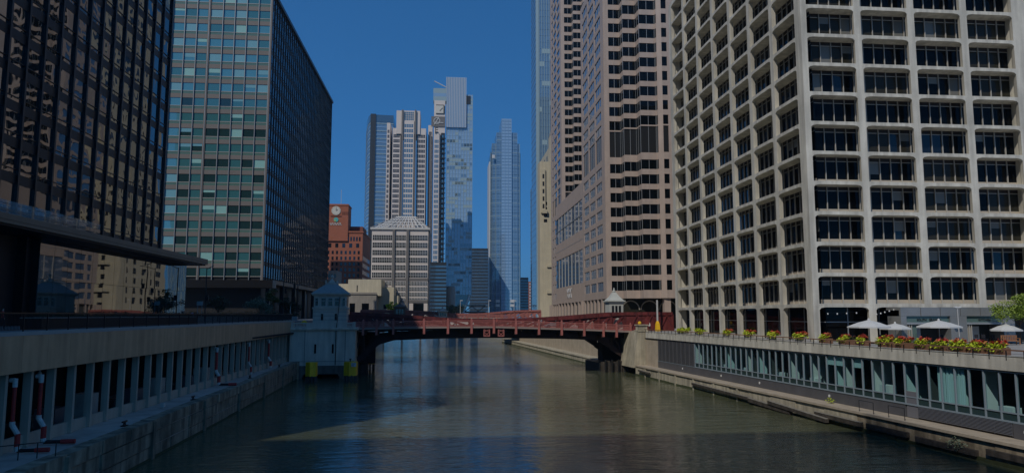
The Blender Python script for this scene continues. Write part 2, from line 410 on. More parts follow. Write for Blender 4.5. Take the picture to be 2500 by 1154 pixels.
for j in range(7):
    T.at('ground_bay',bayG,42.9,131.5-BW*j,7.80,(0,0,-math.pi/2)); f=T.at('ground_window',gfr,42.9,131.5-BW*j,7.80,(0,0,-math.pi/2)); T.put('ground_pane',ggl,f)
# neighbour in shade at the right frame edge
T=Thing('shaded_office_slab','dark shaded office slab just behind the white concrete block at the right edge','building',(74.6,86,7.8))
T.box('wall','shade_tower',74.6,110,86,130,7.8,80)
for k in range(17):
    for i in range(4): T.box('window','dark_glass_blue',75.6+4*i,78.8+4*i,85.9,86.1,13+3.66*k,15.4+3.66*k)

# ================================================================== dark glass tower, west bank
T=Thing('dark_glass_tower','near black glass office tower with wavy reflections over a projecting canopy','building',(-47,25,9.8))
FL=3.9; Z0=22.4; MS=3.35; YC=122.6
T.box('core_wall','black_paint',-92,-47.25,25.2,YC-.1,9.85,79.5)
T.box('end_wall','black_metal',-92,-47.0,YC-.09,YC+.15,20.7,79.6)
T.box('roof_slab','black_metal',-92,-46.9,25,YC,79.62,80.3)
for k in range(30):
    y=YC-MS*k
    T.box('mullion','black_metal',-47.2,-46.72,y-.16,y+.16,20.72,79.58)
for k in range(15):
    z=Z0+FL*k
    T.box('spandrel','dark_spandrel',-47.2,-46.96,25.1,YC,z-1.12,z)
    T.box('transom','black_metal',-47.1,-46.9,25.1,YC,z+.42,z+.50)
vr=random.Random(11)
rest=MB()
for k in range(15):
    z=Z0+FL*k
    for c in range(29):
        y1=YC-MS*c-.17; y0=y1-MS+.34
        if k<11 and c<16:
            for (za,zb) in ((z+.5,z+2.78),):
                T.box('pane','wavy_glass',-47.06,-47.0,y0,y1,za,zb,rot=(0,vr.uniform(-.006,.006),vr.uniform(-.009,.009)))
            T.box('lower_pane','wavy_glass',-47.06,-47.0,y0,y1,z,z+.42,rot=(0,vr.uniform(-.004,.004),vr.uniform(-.006,.006)))
        else: rest.box(-47.06,-47.0,y0,y1,z,z+2.78)
T.mesh('upper_glazing','wavy_glass',rest,kind='stuff')
# canopy
T.mesh('canopy','canopy_metal',MB().box(-47.3,-42.0,15,131.5,19.75,20.7).box(-88,-47.3,YC+.2,131.5,19.75,20.69))
T.mesh('canopy_soffit','black_paint',MB().box(-88,-42.3,15.3,131.2,19.55,19.75))
T.box('canopy_edge_groove','black_paint',-42.2,-41.97,15,131.5,20.08,20.12)
for k in range(20):
    y=92-2.6*k
    T.box('balustrade_glass','clear_rail',-42.35,-42.32,y-2.55,y,20.71,22.0)
# lobby
n=15; y0,y1=85.0,131.0; dy=(y1-y0)/n
T.box('lobby_core','black_paint',-86,-45.6,85.2,130.7,9.85,19.5)
for i in range(n):
    for (za,zb) in ((9.85,15.0),(15.04,19.55)):
        T.box('lobby_pane','wavy_glass_low',-45.5,-45.4,y0+dy*i+.025,y0+dy*(i+1)-.025,za,zb,rot=(0,vr.uniform(-.0012,.0012),vr.uniform(-.0012,.0012)))
T.box('lobby_end_pane','wavy_glass_low',-86,-45.5,130.72,130.9,9.85,19.5)
T.box('recess_wall','black_paint',-60,-53,15,85,9.85,19.5)
for i in range(10): T.box('recess_pane','teal_glass_dark',-53,-52.9,34+5*i,38.4+5*i,10.2,14.4)
for y in (40,58,76,84.4): T.box('column','black_metal',-47.4,-46.2,y-.6,y+.6,9.85,19.55)

# ================================================================== grey and teal office slab, west bank
T=Thing('grey_teal_office_slab','tall grey office slab with teal window rows and dark finned river side','building',(-46,186,9.8))
ZT=94.5; F2=3.95; W0=20.6
T.box('core_wall','black_paint',-79.9,-46.4,186.4,284.9,9.85,ZT)
T.mesh('roof_edge','black_metal',MB().box(-80,-45.5,185.7,285.2,ZT,ZT+.9))
BX=3.0; mx=[-46.35-BX*k-(.45 if k>=5 else 0)-(.45 if k>=10 else 0) for k in range(12)]
NR=19
for k in range(NR):
    z=W0+F2*k
    if z>ZT: break
    T.box('grey_spandrel','grey_spandrel',-80,-46.0,186.08,186.3,z+2.05,min(z+F2-.78,ZT))
    if z+F2-.15<ZT: T.box('green_spandrel','green_spandrel',-80,-46.0,186.12,186.3,z+F2-.78,z+F2-.12)
    T.box('sill','mullion_white',-80,-46.0,186.05,186.3,z-.12,z)
    for c in range(11):
        xr=mx[c]-(.06 if c!=5 else .3); xl=mx[c+1]+.05
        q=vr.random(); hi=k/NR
        left=c>=7  # left and upper panes carry the painted sky reflection
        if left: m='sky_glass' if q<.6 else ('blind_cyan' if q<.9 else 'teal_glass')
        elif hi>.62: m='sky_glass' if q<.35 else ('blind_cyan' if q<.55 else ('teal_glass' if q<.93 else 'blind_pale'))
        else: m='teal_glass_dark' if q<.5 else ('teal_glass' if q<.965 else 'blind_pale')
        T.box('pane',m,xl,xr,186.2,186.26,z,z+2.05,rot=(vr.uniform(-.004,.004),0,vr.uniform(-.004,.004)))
        if q*97%1<.10: T.box('blind','blind_cyan' if q*31%1<.6 else 'blind_pale',xl,xr,186.17,186.19,z+2.05*vr.uniform(.35,.7),z+2.05)
for c in range(12):
    if c in (5,10): T.box('pier','grey_spandrel',mx[c]-.30,mx[c]+.30,185.9,186.29,19.6,ZT)
    T.box('mullion','mullion_grey',mx[c]-.07,mx[c]+.07,185.78,186.28,19.6,ZT)
T.box('corner_post','grey_spandrel',-46.35,-45.9,185.8,186.29,19.6,ZT)
for k in range(NR):
    z=W0+F2*k
    if z+1>ZT: break
    T.box('river_glass_row','east_glass',-46.3,-46.1,186.4,284.8,z-.05,min(z+2.75,ZT))
    T.box('river_spandrel','dark_spandrel',-46.3,-46.08,186.4,284.8,z+2.75,min(z+F2-.05,ZT))
    T.box('river_transom','black_metal',-46.3,-46.0,186.4,284.8,z+.40,z+.47)
for k in range(37):
    y=186.6+2.73*k; T.box('fin','black_metal',-46.2,-45.90,y-.12,y+.12,19.6,ZT)
T.mesh('south_canopy','black_metal',MB().box(-84,-42.6,182.4,186.2,17.6,19.5))
T.mesh('river_canopy','canopy_metal',MB().box(-46.4,-42.8,186.2,284,18.6,19.55))
T.box('base_wall','black_paint',-80,-48.4,190,284,9.85,18.6)
for k in range(8): T.box('base_panel','dark_spandrel',-78+3.7*k,-74.6+3.7*k,189.88,190,9.9,17.5)
for k in range(24): T.box('base_pane','wavy_glass_low',-48.4,-48.3,199+3.4*k,202.3+3.4*k,10,18.5,rot=(0,0,vr.uniform(-.01,.01)))
for k in range(7): T.box('column','black_metal',-45.6,-44.6,188+15.5*k,189+15.5*k,9.85,18.6)
# ================================================================== tower behind the viewer that shades the river here
T=Thing('shade_casting_tower','dark office tower on the west bank behind the viewer','building',(-90,-95,9.8))
T.box('wall','shade_tower',-90,-30,-95,-30,9.85,120)
for k in range(26): T.box('window_row','dark_glass_blue',-90.1,-29.9,-95.1,-29.9,14+4*k,16.4+4*k)
# ================================================================== pink granite towers with stepped bay windows
def merc(name,label,X0,Y0,nrow,mech,yriv,z0=16.8,fh=3.6,wh=2.3,base=True,indiv=True):
    T=Thing(name,label,'building',(X0,Y0,7.8)); z1=z0+fh*nrow
    # plan of the stepped south side: (x, y, kind) from the river corner eastwards
    pl=[(0,0,'p'),(1.2,0,'w2'),(4.0,0,'w1'),(4.1,-3,'w2'),(7.25,-3,'w1'),(7.45,-6,'w2'),(11.3,-6,'w1'),(11.55,-6.7,'p'),(12.7,-7,'w1'),(14.0,-7,'p'),(24,-7,None)]
    pl=[(X0+a,Y0+b,c) for a,b,c in pl]
    def band(za,zb,m,nm,off):
        b=MB(); n=len(pl)
        for i in range(n-1):
            (xa,ya,_),(xb,yb,_)=pl[i],pl[i+1]
            b.poly([(xa,ya-off,za),(xb,yb-off,za),(xb,yb-off,zb),(xa,ya-off,zb)])
        b.poly([(p[0],p[1]-off,zb) for p in pl]+[(pl[-1][0],Y0+1.5,zb),(X0,Y0+1.5,zb)])
        b.poly([(p[0],p[1]-off,za) for p in reversed(pl)]+[(X0,Y0+1.5,za),(pl[-1][0],Y0+1.5,za)])
        return T.mesh(nm,m,b)
    rows=[]
    for k in range(nrow):
        z=z0+fh*k
        if k in mech: rows.append((z+.4,z+2*fh-.35,True))
        elif k-1 in mech: continue
        else: rows.append((z,z+wh,False))
    top=z1
    zs=[z0-1.9]+[r[1] for r in rows]; ze=[r[0] for r in rows]+[top]
    for a,b_ in zip(zs,ze): band(a,b_,'pink_granite','spandrel_band',.12)
    # joints of the stone panels
    panes={}
    for (a,b_,tall) in rows:
        for i in range(len(pl)-1):
            (xa,ya,kd),(xb,yb,_)=pl[i],pl[i+1]
            if kd=='p':
                T.mesh('pier','pink_granite',MB().prism([(xa,ya-.12),(xb,yb-.12),(xb,yb+1.2),(xa,ya+1.2)],a,b_,'z')); continue
            n=2 if kd=='w2' else 1
            if ya!=yb and xb-xa<.5: n=2
            for j in range(n):
                f0,f1=j/n,(j+1)/n
                p=(xa+(xb-xa)*f0,ya+(yb-ya)*f0+.10); q=(xa+(xb-xa)*f1,ya+(yb-ya)*f1+.10)
                L=math.hypot(q[0]-p[0],q[1]-p[1]); ang=math.atan2(q[1]-p[1],q[0]-p[0]); cx,cy=(p[0]+q[0])/2,(p[1]+q[1])/2
                m='mech_glass' if tall else 'office_glass'
                T.at('pane',cube(m),cx,cy,(a+b_)/2,(0,0,ang),(L,.06,b_-a))
                T.at('mullion',cube('mullion_grey'),p[0],p[1]-.06,(a+b_)/2,(0,0,ang),(.09,.14,b_-a))
    # river side
    g=MB(); gm=MB()
    cols=[(Y0+3.6,Y0+10.6),(Y0+12,Y0+19.1),(Y0+20.6,Y0+27.7)]
    T.box('river_wall_core','interior_dark',X0+.5,X0+24,Y0+.6,Y0+yriv-.1,z0-1.9,top)
    T.box('river_corner_pier','pink_granite',X0-.06,X0+.6,Y0+.0,cols[0][0],z0-1.9,top)
    for i in range(3):
        y0=cols[i][1]; y1=cols[i+1][0] if i<2 else Y0+yriv
        T.box('river_pier','pink_granite',X0-.06,X0+.6,y0,y1,z0-1.9,top)
    for (a,b_) in zip(zs,ze):
        for (ya,yb) in cols: T.box('river_spandrel','pink_granite',X0-.05,X0+.6,ya,yb,a,b_)
    for (a,b_,tall) in rows:
        for (ya,yb) in cols:
            T.box('river_pane','mech_glass' if tall else 'river_glass',X0+.12,X0+.2,ya,yb,a,b_,rot=(0,0,vr.uniform(-.006,.006)))
            if indiv:
                for f in (.33,.66): T.box('river_mullion','mullion_grey',X0+.02,X0+.12,ya+(yb-ya)*f-.05,ya+(yb-ya)*f+.05,a,b_)
    T.box('core_wall','interior_dark',X0+.5,X0+24,Y0+.4,Y0+yriv-.2,7.8,top-.1)
    T.box('roof_slab','pink_granite',X0,X0+24,Y0,Y0+yriv,top+.002,top+1)
    if base:
        for i in range(8):
            y=Y0+1+4.6*i; T.mesh('colonnade_pier','pink_granite',MB().prism([(y,7.8),(y+1.3,7.8),(y+1.3,14.9),(y,14.9)],X0,X0+2.2,'x'))
        for (x,dx) in ((X0+.2,1.4),(X0+12.2,1.5),(X0+21,2)): T.box('base_pier','pink_granite',x,x+dx,Y0-(6.6 if x>X0+5 else 0),Y0-(5 if x>X0+5 else -1.5),7.8,14.9)
        T.box('base_glass','dark_glass_warm',X0+3.4,X0+24,Y0-1,Y0+yriv,7.8,14.9)
        for i in range(3):   # arched entrance vaults
            b=MB(); n=10; xc=X0+5.5+4.6*i
            for k in range(n):
                a0,a1=math.pi*k/n,math.pi*(k+1)/n
                b.poly([(xc-2*math.cos(a0),Y0-1.2,12.2+2*math.sin(a0)),(xc-2*math.cos(a1),Y0-1.2,12.2+2*math.sin(a1)),(xc-2.25*math.cos(a1),Y0-1.3,12.2+2.3*math.sin(a1)),(xc-2.25*math.cos(a0),Y0-1.3,12.2+2.3*math.sin(a0))])
            T.mesh('entrance_arch','stone_grey',b)
    return T
T=merc('stepped_granite_tower','pink granite tower with stepped black window bands behind the right bridge end','building' and 38.7,172,23,(9,),30.2)
merc('stepped_granite_tower','farther pink granite tower with stepped window bands beside the cream stone tower',42.4,261,35,(9,),24,indiv=False)
# linking block between the two towers
T=Thing('granite_link_block','pink granite block with two tall glass walls linking the granite towers','building',(39.9,203,7.8))
for (a,b_,m) in ((14.9,20.4,'pink_granite'),(30.4,36.1,'pink_granite'),(45.3,50.2,'pink_granite')): T.box('stone_band',m,39.9,41.2,202.3,260.8,a,b_)
T.box('core_wall','interior_dark',40.6,62,202.3,260.8,7.8,50)
for i in range(9):
    y=202.6+6.46*i
    for (a,b_) in ((20.42,30.38),(36.12,45.28)): T.box('tall_pane','river_glass',40.1,40.2,y,y+6.3,a,b_,rot=(0,0,vr.uniform(-.008,.008)))
    for (a,b_) in ((20.42,30.38),(36.12,45.28)): T.box('mullion','mullion_white',39.92,40.12,y-.14,y,a,b_)
for (a,b_) in ((40.6,40.72),(33.2,33.3)): T.box('transom','mullion_grey',39.86,40.0,202.3,260.8,a,b_)
for i in range(9): T.box('colonnade_pier','pink_granite',39.9,41.6,203.5+6.4*i,204.9+6.4*i,7.8,14.9)
b=MB()
for i in range(3):
    yy=228+3.0*i; b.beam((yy,16.4),(yy+2.6,19.4),.42,0,.1); b.beam((yy+2.6,16.4),(yy,19.4),.42,0,.1)
b.v=[(39.86-y_,x_,z_) for x_,y_,z_ in b.v]; T.mesh('wall_sign','sign_white',b)
# ================================================================== cream stone opera house
T=Thing('cream_stone_tower','tall cream stone tower block with small dark windows beside the granite towers','building',(38.5,300,7.8))
def px_box(T,name,m,xa,xb,ya,yb,Y,dep):
    p=YP(xa,yb,Y); q=YP(xb,ya,Y); return T.box(name,m,p[0],q[0],Y,Y+dep,max(p[2],5),q[2])
def PXr(xa,xb,ya,yb,Y):
    p=YP(xa,yb,Y); q=YP(xb,ya,Y); return p[0],q[0],p[2],q[2]
x0,x1,_,zt=PXr(1319,1400,396,775,300)
T.box('wall','cream_stone',x0,x1,300,307,7.8,zt)
T.box('rear_wall','cream_stone',49.2,80,307,374,7.8,92)
T.box('rear_tower','cream_stone',57.5,84,307,374,92,168)
for k in range(16):
    for j in range(5): T.box('rear_window','far_window',57.4,57.6,322+9.6*j,324.8+9.6*j,97+4.4*k,99.6+4.4*k)
for k in range(17):
    for j in range(7): T.box('rear_window','far_window',49.1,49.3,312+8.8*j,314.6+8.8*j,16+4.4*k,18.6+4.4*k)
xa,xb,_,zb=PXr(1340,1400,296,400,306); T.box('upper_tower','cream_stone',xa,xb,301,306.9,zt,zb-8); T.mesh('tower_roof','stone_grey',MB().frus((xa+xb)/2,304,zb-8,zb+4,(xb-xa)/2,3,(xb-xa)/2-3,1))
xa,xb,za,zb=PXr(1319,1331,413,440,299.6)
T.mesh('turret','cream_stone',MB().box(xa+.2,xb,299.2,304,za-14,zb))
for k in range(5): T.box('turret_window','far_window',xa+.9,xb-.5,299.1,299.3,za-12+3.2*k,za-10.2+3.2*k)
for k in range(21):
    xw=YP(1349.5,400,300)[0]; z=14+3.75*k
    if z<zt-3: T.box('window','far_window',xw,xw+1.5,299.9,300.1,z,z+2)

for k in range(4):
    xw=YP(1327,400,300)[0]; z=YP(1327,500+14*k,300)[2]; T.box('window','far_window',xw,xw+1.4,299.9,300.1,z,z+1.3)
x0_,x1_,za,zb=PXr(1326,1336,640,665,299.4); T.box('belt_course','cream_stone',YP(1336,700,299)[0],x1,299.4,300,YP(1336,652,300)[2],YP(1336,646,300)[2])
T.box('belt_course','cream_stone',YP(1336,700,299)[0],x1,299.4,300,YP(1336,716,300)[2],YP(1336,709,300)[2])
for (px,py,w_) in ((1324,515,2.0),): 
    p=YP(px,py,299.5); T.box('balcony_bracket','cream_stone',p[0],p[0]+w_,298.6,300,p[2]-1,p[2]+.6)
# ================================================================== slender blue glass tower, top out of frame
def glass_tower(name,label,x0,x1,Y,dep,zt,glass,nfl,nm,band='blue_glass_b',mul='pale_panel',zb=6,pale=0,seed=1):
    T=Thing(name,label,'building',(x0,Y,zb)); r_=random.Random(seed)
    T.box('glass_wall',glass,x0,x1,Y,Y+dep,zb,zt)
    h=(zt-zb)/nfl
    for k in range(nfl): T.box('floor_band',band,x0-.12,x1+.12,Y-.12,Y+dep+.1,zb+h*k,zb+h*k+h*.22)
    for k in range(nm+1):
        x=x0+(x1-x0)*k/nm; T.box('mullion',mul,x-.16,x+.16,Y-.3,Y-.05,zb,zt)
    for k in range(pale):
        f=r_.randrange(nfl); a=r_.randrange(nm); n=r_.randint(1,max(1,nm//2))
        xa=x0+(x1-x0)*a/nm; xb=min(x1,x0+(x1-x0)*(a+n)/nm)
        T.box('pale_pane',r_.choice(['pale_panel','pale_panel','blue_glass_a']),xa+.1,xb-.1,Y-.2,Y-.13,zb+h*f+h*.25,zb+h*(f+1)-.1)
    return T
x0,x1,_,_=PXr(1313,1370,0,760,440)
T=glass_tower('slender_glass_tower','very tall slender blue glass tower rising out of frame behind the cream stone tower',x0,x1,440,30,285,'blue_glass_a',66,10,band='blue_glass_a',pale=26,seed=5)
T.box('corner_strip','pale_panel',x0-.6,x0+1.2,439.5,441,6,285)
x0,x1,_,zt=PXr(1304,1320,452,745,600)
T=glass_tower('narrow_blue_tower','narrow dark blue glass tower peeking out left of the cream stone tower',x0,x1,600,24,zt,'blue_glass_a',36,3,band='blue_glass_b')
# ================================================================== blue tower with stepped crown, centre
T=Thing('stepped_blue_tower','blue glass tower with stepped crown standing alone in the centre of the skyline','building',(0,800,6)); Y=800
secs=[(1196,1270,374,'blue_glass_b',9,0),(1200,1268,352,'blue_glass_a',8,-1.5),(1211,1262,326,'blue_glass_a',6,-3),(1223,1248,293,'blue_glass_c',3,-4.5)]
for (xa,xb,yt,g,nm,dy) in secs:
    x0,x1,_,zt=PXr(xa,xb,yt,755,Y)
    T.box('glass_section',g,x0,x1,Y+dy,Y+34+dy,6,zt)
    for k in range(nm+1):
        x=x0+(x1-x0)*k/nm; T.box('mullion','pale_panel' if nm>7 else 'blue_glass_c',x-.18,x+.18,Y+dy-.4,Y+dy,6,zt-.5)
    if nm==9: XA,XB,ZT2=x0,x1,zt
    for k in range(62):
        z=9+3.6*k
        if z<zt-1: T.box('floor_band',('blue_glass_b','blue_glass_a','blue_glass_b','pale_panel')[k%4] if nm>3 else 'blue_glass_a',x0-.1,x1+.1,Y+dy-.2,Y+dy+34,z,z+.55)
x0,x1,_,zt=PXr(1193,1197,395,750,Y); T.box('side_wall','white_metal',x0,x1+.4,Y-.3,Y+33,20,zt)
for (xa,xb,ya,yb) in ((1210,1220,731,738),(1246,1256,731,738),(1210,1220,742,748),(1246,1256,742,748),(1201,1208,378,386)):
    x0,x1,za,zb=PXr(xa,xb,ya,yb,Y-6); T.box('balcony_panel','white_metal',x0,x1,Y-6.2,Y-5,za,zb)
# ================================================================== tall pale blue glass tower with tapered foot
Y=620
x0,x1,_,zt=PXr(1087,1154,232,700,Y)
T=glass_tower('tapered_foot_glass_tower','tall pale blue glass tower with tapered foot and ribbed crown','%f'and x0,x1,Y,30,zt,'blue_glass_c',52,9,band='blue_glass_c',pale=120,seed=9,zb=28)
xa,xb,za,zb=PXr(1089,1138,190,330,Y-1.5); T.box('crown','blue_glass_c',xa,xb,Y-1.5,Y+26,zt-30,zb)
for k in range(13):
    x=xa+(xb-xa)*k/12; T.box('crown_rib','white_metal',x-.22,x+.22,Y-2.0,Y-1.4,zt-30,zb)
p=YP(1089,200,Y); q=YP(1060,193,Y); b=MB().tube((p[0],Y+6,p[2]-3),(q[0],Y+6,q[2]),.45,6); T.mesh('crane_arm','white_metal',b)
xa,xb,za,zb=PXr(1137,1149,232,262,Y-.5); T.box('roof_recess','dark_tower',xa,xb,Y-.6,Y+5,za+3,zb-1)
xm=(x0+x1)/2
T.mesh('tapered_foot','blue_glass_b',MB().prism([(x0,28),(x1,28),(xm+3,6),(xm-3,6)],Y+3,Y+24,'y'))
b=MB().tube((x1-1,Y+1,30),(xm+2,Y+1,6),.8,6); T.mesh('foot_brace','white_metal',b)
# ================================================================== dark office block and small far blocks
def far_block(name,label,xa,xb,yt,Y,dep,m,rows,cols,wm,seed=0,zb=6):
    x0,x1,_,zt=PXr(xa,xb,yt,760,Y); T=Thing(name,label,'building',(x0,Y,zb)); T.box('wall',m,x0,x1,Y,Y+dep,zb,zt)
    h=(zt-zb-2)/rows
    for k in range(rows):
        if cols==0: T.box('window_row',wm,x0-.05,x1+.05,Y-.1,Y+dep+.05,zb+1+h*k,zb+1+h*k+h*.55)
        else:
            for c in range(cols):
                w_=(x1-x0)/cols; T.box('window',wm,x0+w_*c+w_*.22,x0+w_*c+w_*.78,Y-.1,Y+.1,zb+1+h*k+h*.2,zb+1+h*k+h*.75)
    return T
far_block('dark_office_block','dark blue grey office block between the two blue glass towers',1147,1192,606,760,40,'dark_tower',22,0,'blue_glass_b')
far_block('small_dark_block','small dark block right of the stepped blue tower',1268,1290,677,880,30,'dark_tower',14,0,'blue_glass_b')
far_block('brick_apartment_block','distant red and white apartment block left of the cream stone tower',1286,1307,687,950,30,'red_brick',12,4,'white_metal')
# ================================================================== curved blue tower left
Y=720
x0,x1,_,zt=PXr(897,960,289,760,Y); xl=YP(876,400,Y)[0]
T=Thing('curved_blue_tower','blue glass tower with pale floor lines behind the white pilastered tower','building',(x0,Y,9.8))
b=MB(); n=8; zt2=YP(897,285,Y)[2]
prof=[]
for k in range(n+1):
    a=k/n; prof.append((xl+(x0-xl)*a, Y+60*(1-a)**1.6))
pts=prof+[(x1,Y+2),(x1,Y+70),(xl,Y+70)]
T.mesh('glass_wall','blue_glass_a',MB().prism(pts,9.8,zt,'z'),norm=True)
pts2=[(p[0]-.25,p[1]-.4) for p in prof]+[(x1+.2,Y+1.6),(x1+.2,Y+70),(xl-.25,Y+70)]
for k in range(50):
    z=12+(zt-14)*k/50; T.mesh('floor_band','pale_panel' if k%2 else 'blue_glass_c',MB().prism(pts2,z,z+.9,'z'),norm=True)
T.mesh('crown','blue_glass_b',MB().prism(pts2,zt-4,zt+3.4,'z'),norm=True)
T.box('corner_fin','dark_tower',x0-.8,x0+4.5,Y-.9,Y-.3,9.8,zt+4)
# ================================================================== white pilastered tower with clock turret
Y=540
T=Thing('white_pilaster_tower','white gridded tower with dark grey pilasters and a square clock turret','building',(-35,Y,9.8))
fh=YP(990,400,Y)[2]-YP(990,412.2,Y)[2]
def grid(xa,xb,yt,dy,wm,ncol,bm='white_wall',nm='window_row',yb=760,wr=.62):
    x0,x1,_,zt=PXr(xa,xb,yt,yb,Y+dy)
    T.box('wall',bm,x0,x1,Y+dy,Y+dy+30,9.8,zt)
    k=0
    while 14+fh*(k+1)<zt-1:
        z=14+fh*k
        b=MB(); w_=(x1-x0-1)/ncol
        for c in range(ncol):
            for (za,zb) in ((z,z+fh*.26),(z+fh*.32,z+fh*wr)):
                b.box(x0+.5+w_*c+w_*.10,x0+.5+w_*(c+1)-w_*.10,Y+dy-.08,Y+dy+.05,za,zb)
        T.mesh(nm,wm,b); k+=1
    return x0,x1,zt
grid(936,953,300,2,'far_window',2); grid(951,978,313,0,'far_window',5); grid(1011,1040,314,0,'far_window',5)
grid(978,1011,295,-1.5,'far_window_blue',4,bm='white_wall')
grid(1040,1056,306,5,'far_window',3); grid(1054,1073,322,-1,'far_window_blue',3)
x0,x1,_,zt=PXr(968,1026,272,300,Y); T.box('crown','white_wall',x0,x1,Y-1,Y+20,zt-18,zt)
b=MB()
for c in range(5):
    for k in range(5):
        xa=x0+6.5+1.35*c; b.box(xa,xa+1,Y-1.15,Y-1,zt-9+1.7*k,zt-7.8+1.7*k)
T.mesh('crown_lattice','far_window_blue',b)
for (xa,xb) in ((977,981),(1009,1013)):
    x0,x1,_,zt=PXr(xa,xb,268,760,Y-2.5); T.box('pilaster','grey_pilaster',x0,x1,Y-2.6,Y-1,9.8,zt)
x0,x1,_,zt=PXr(1040,1055,330,760,Y+4.2); T.box('shadow_slot','grey_pilaster',x0,x1-.6,Y+4,Y+5,9.8,zt)
x0,x1,_,zt=PXr(1054,1087,246,760,Y+3); T.box('turret_shaft','white_wall',x0,x1,Y+3,Y+12,9.8,zt)
xa,xb,za,zb=PXr(1054,1086,246,285,Y+2.9)
# clock on the turret
xa,xb,za,zb=PXr(1064,1084,257,277,Y+2.7); T.mesh('clock_face','clock_white',MB().box(xa,xb,Y+2.5,Y+3,za,zb))
b=MB(); 
for (p,q,w_) in (((xa,zb),(xb,zb),.3),((xa,za),(xb,za),.3),((xb,za),(xb,zb),.7),((xa+3,za+2),(xb-1,zb-2.2),.35)): b.beam(p,q,w_,Y+2.3,Y+2.5)
T.mesh('clock_hand_frame','ink',b)
xa,xb,za,zb=PXr(1053,1087,285,309,Y+2.6); T.box('logo_panel','grey_pilaster',xa,xb,Y+2.4,Y+3,za,zb)
b=MB(); cx,cz=xa+(xb-xa)*.4,za+(zb-za)*.55; r=2.3
for k in range(16):
    a0,a1=2*math.pi*k/16,2*math.pi*(k+1)/16; b.beam((cx+r*math.cos(a0),cz+r*math.sin(a0)),(cx+r*math.cos(a1),cz+r*math.sin(a1)),.5,Y+2.1,Y+2.4)
b.beam((cx-2,cz-3),(cx+1.6,cz+3),.55,Y+2.0,Y+2.35); b.beam((cx-.5,cz-1.2),(cx+5,cz-1.4),.5,Y+2.0,Y+2.35)
T.mesh('logo','white_metal',b)
xa,xb,za,zb=PXr(1055,1072,310,328,Y-1.6); b=MB().box(xa+2.3,xa+2.8,Y-1.7,Y-1.3,za+.8,zb-.4)
for k in range(3): b.box(xa+2.3,xa+4.6,Y-1.7,Y-1.3,zb-1-1.6*k,zb-.5-1.6*k)
T.mesh('wall_sign','ink',b)
for (ya,yb,m) in ((216,227,'pale_panel'),(227,236,'blue_glass_c'),(236,246,'pale_panel')):
    xa,xb,za,zb=PXr(1058,1090,ya,yb,Y+3); T.box('turret_lantern',m,xa,xb,Y+3.2,Y+12,za,zb)
x0,x1,_,zt=PXr(1072,1086,325,760,Y+2.4); T.box('balcony_core','dark_tower',x0,x1,Y+2.2,Y+10,9.8,zt)
k=0
while 22+fh*(k+1)<zt:
    T.box('balcony_window','far_window_blue',x0+.8,x1-.9,Y+1.9,Y+2.2,22+fh*k+.8,22+fh*k+fh*.74)
    T.box('balcony','dark_tower',x0,x1+.7,Y+1.0,Y+2.3,22+fh*k-.3,22+fh*k+.4); k+=1
# ================================================================== white office block with open pyramid truss
Y=372
x0,x1,_,zt=PXr(904,1046,561,765,Y)
T=Thing('pyramid_truss_building','white banded office block crowned by an open white pyramid truss','building',(x0,Y,9.8))
T.box('wall','white_wall',x0,x1,Y,Y+34,9.8,zt)
sx=(x1-x0)/142.0; zc=lambda py: YP(975,py,Y)[2]
for (pa,pb) in ((956,962),(991,997)): T.box('pilaster','grey_pilaster',x0+(pa-904)*sx,x0+(pb-904)*sx,Y-.9,Y,9.8,zt)
for k in range(6):
    zb_,za_=zc(574+18.2*k),zc(586+18.2*k)
    for (pa,pb,n) in ((906,955,11),(963,989,7),(998,1044,11)):
        xa,xb=x0+(pa-904)*sx,x0+(pb-904)*sx
        w=T.mesh('window_row','far_window',MB().box(xa,xb,Y-.1,Y+.1,za_,zb_))
        b=MB(); b.box(xa,xb,Y-.25,Y-.1,(za_+zb_)/2-.08,(za_+zb_)/2+.08)
        for j in range(n+1): xx=xa+(xb-xa)*j/n; b.box(xx-.09,xx+.09,Y-.25,Y-.1,za_,zb_)
        T.mesh('muntin','white_metal',b,parent=w)
for k in range(4):
    zb_,za_=zc(687+13.3*k),zc(696+13.3*k)
    for (pa,pb,n) in ((930,955,7),(963,989,7),(998,1044,12)):
        xa,xb=x0+(pa-904)*sx,x0+(pb-904)*sx
        w=T.mesh('window_row','far_window',MB().box(xa,xb,Y-.1,Y+.1,za_,zb_))
        b=MB(); b.box(xa,xb,Y-.25,Y-.1,(za_+zb_)/2-.08,(za_+zb_)/2+.08)
        for j in range(n+1): xx=xa+(xb-xa)*j/n; b.box(xx-.13,xx+.13,Y-.25,Y-.1,za_,zb_)
        T.mesh('muntin','white_metal',b,parent=w)
T.box('grey_belt','grey_pilaster',x0-.1,x1+.1,Y-.3,Y+34.1,zc(684),zc(679))
T.box('grey_belt','grey_pilaster',x0-.1,x1+.1,Y-.3,Y+34.1,zc(738),zc(732))
T.box('portal','dark_glass',x0+(1010-904)*sx,x0+(1036-904)*sx,Y-.2,Y+.1,9.8,zc(740))
T.box('east_side','grey_pilaster',x1,x1+.5,Y+.5,Y+33,9.8,zt-.2)
T.mesh('eave','white_metal',MB().box(x0-.8,x1+.8,Y-.8,Y+34.8,zt,zt+1.0))
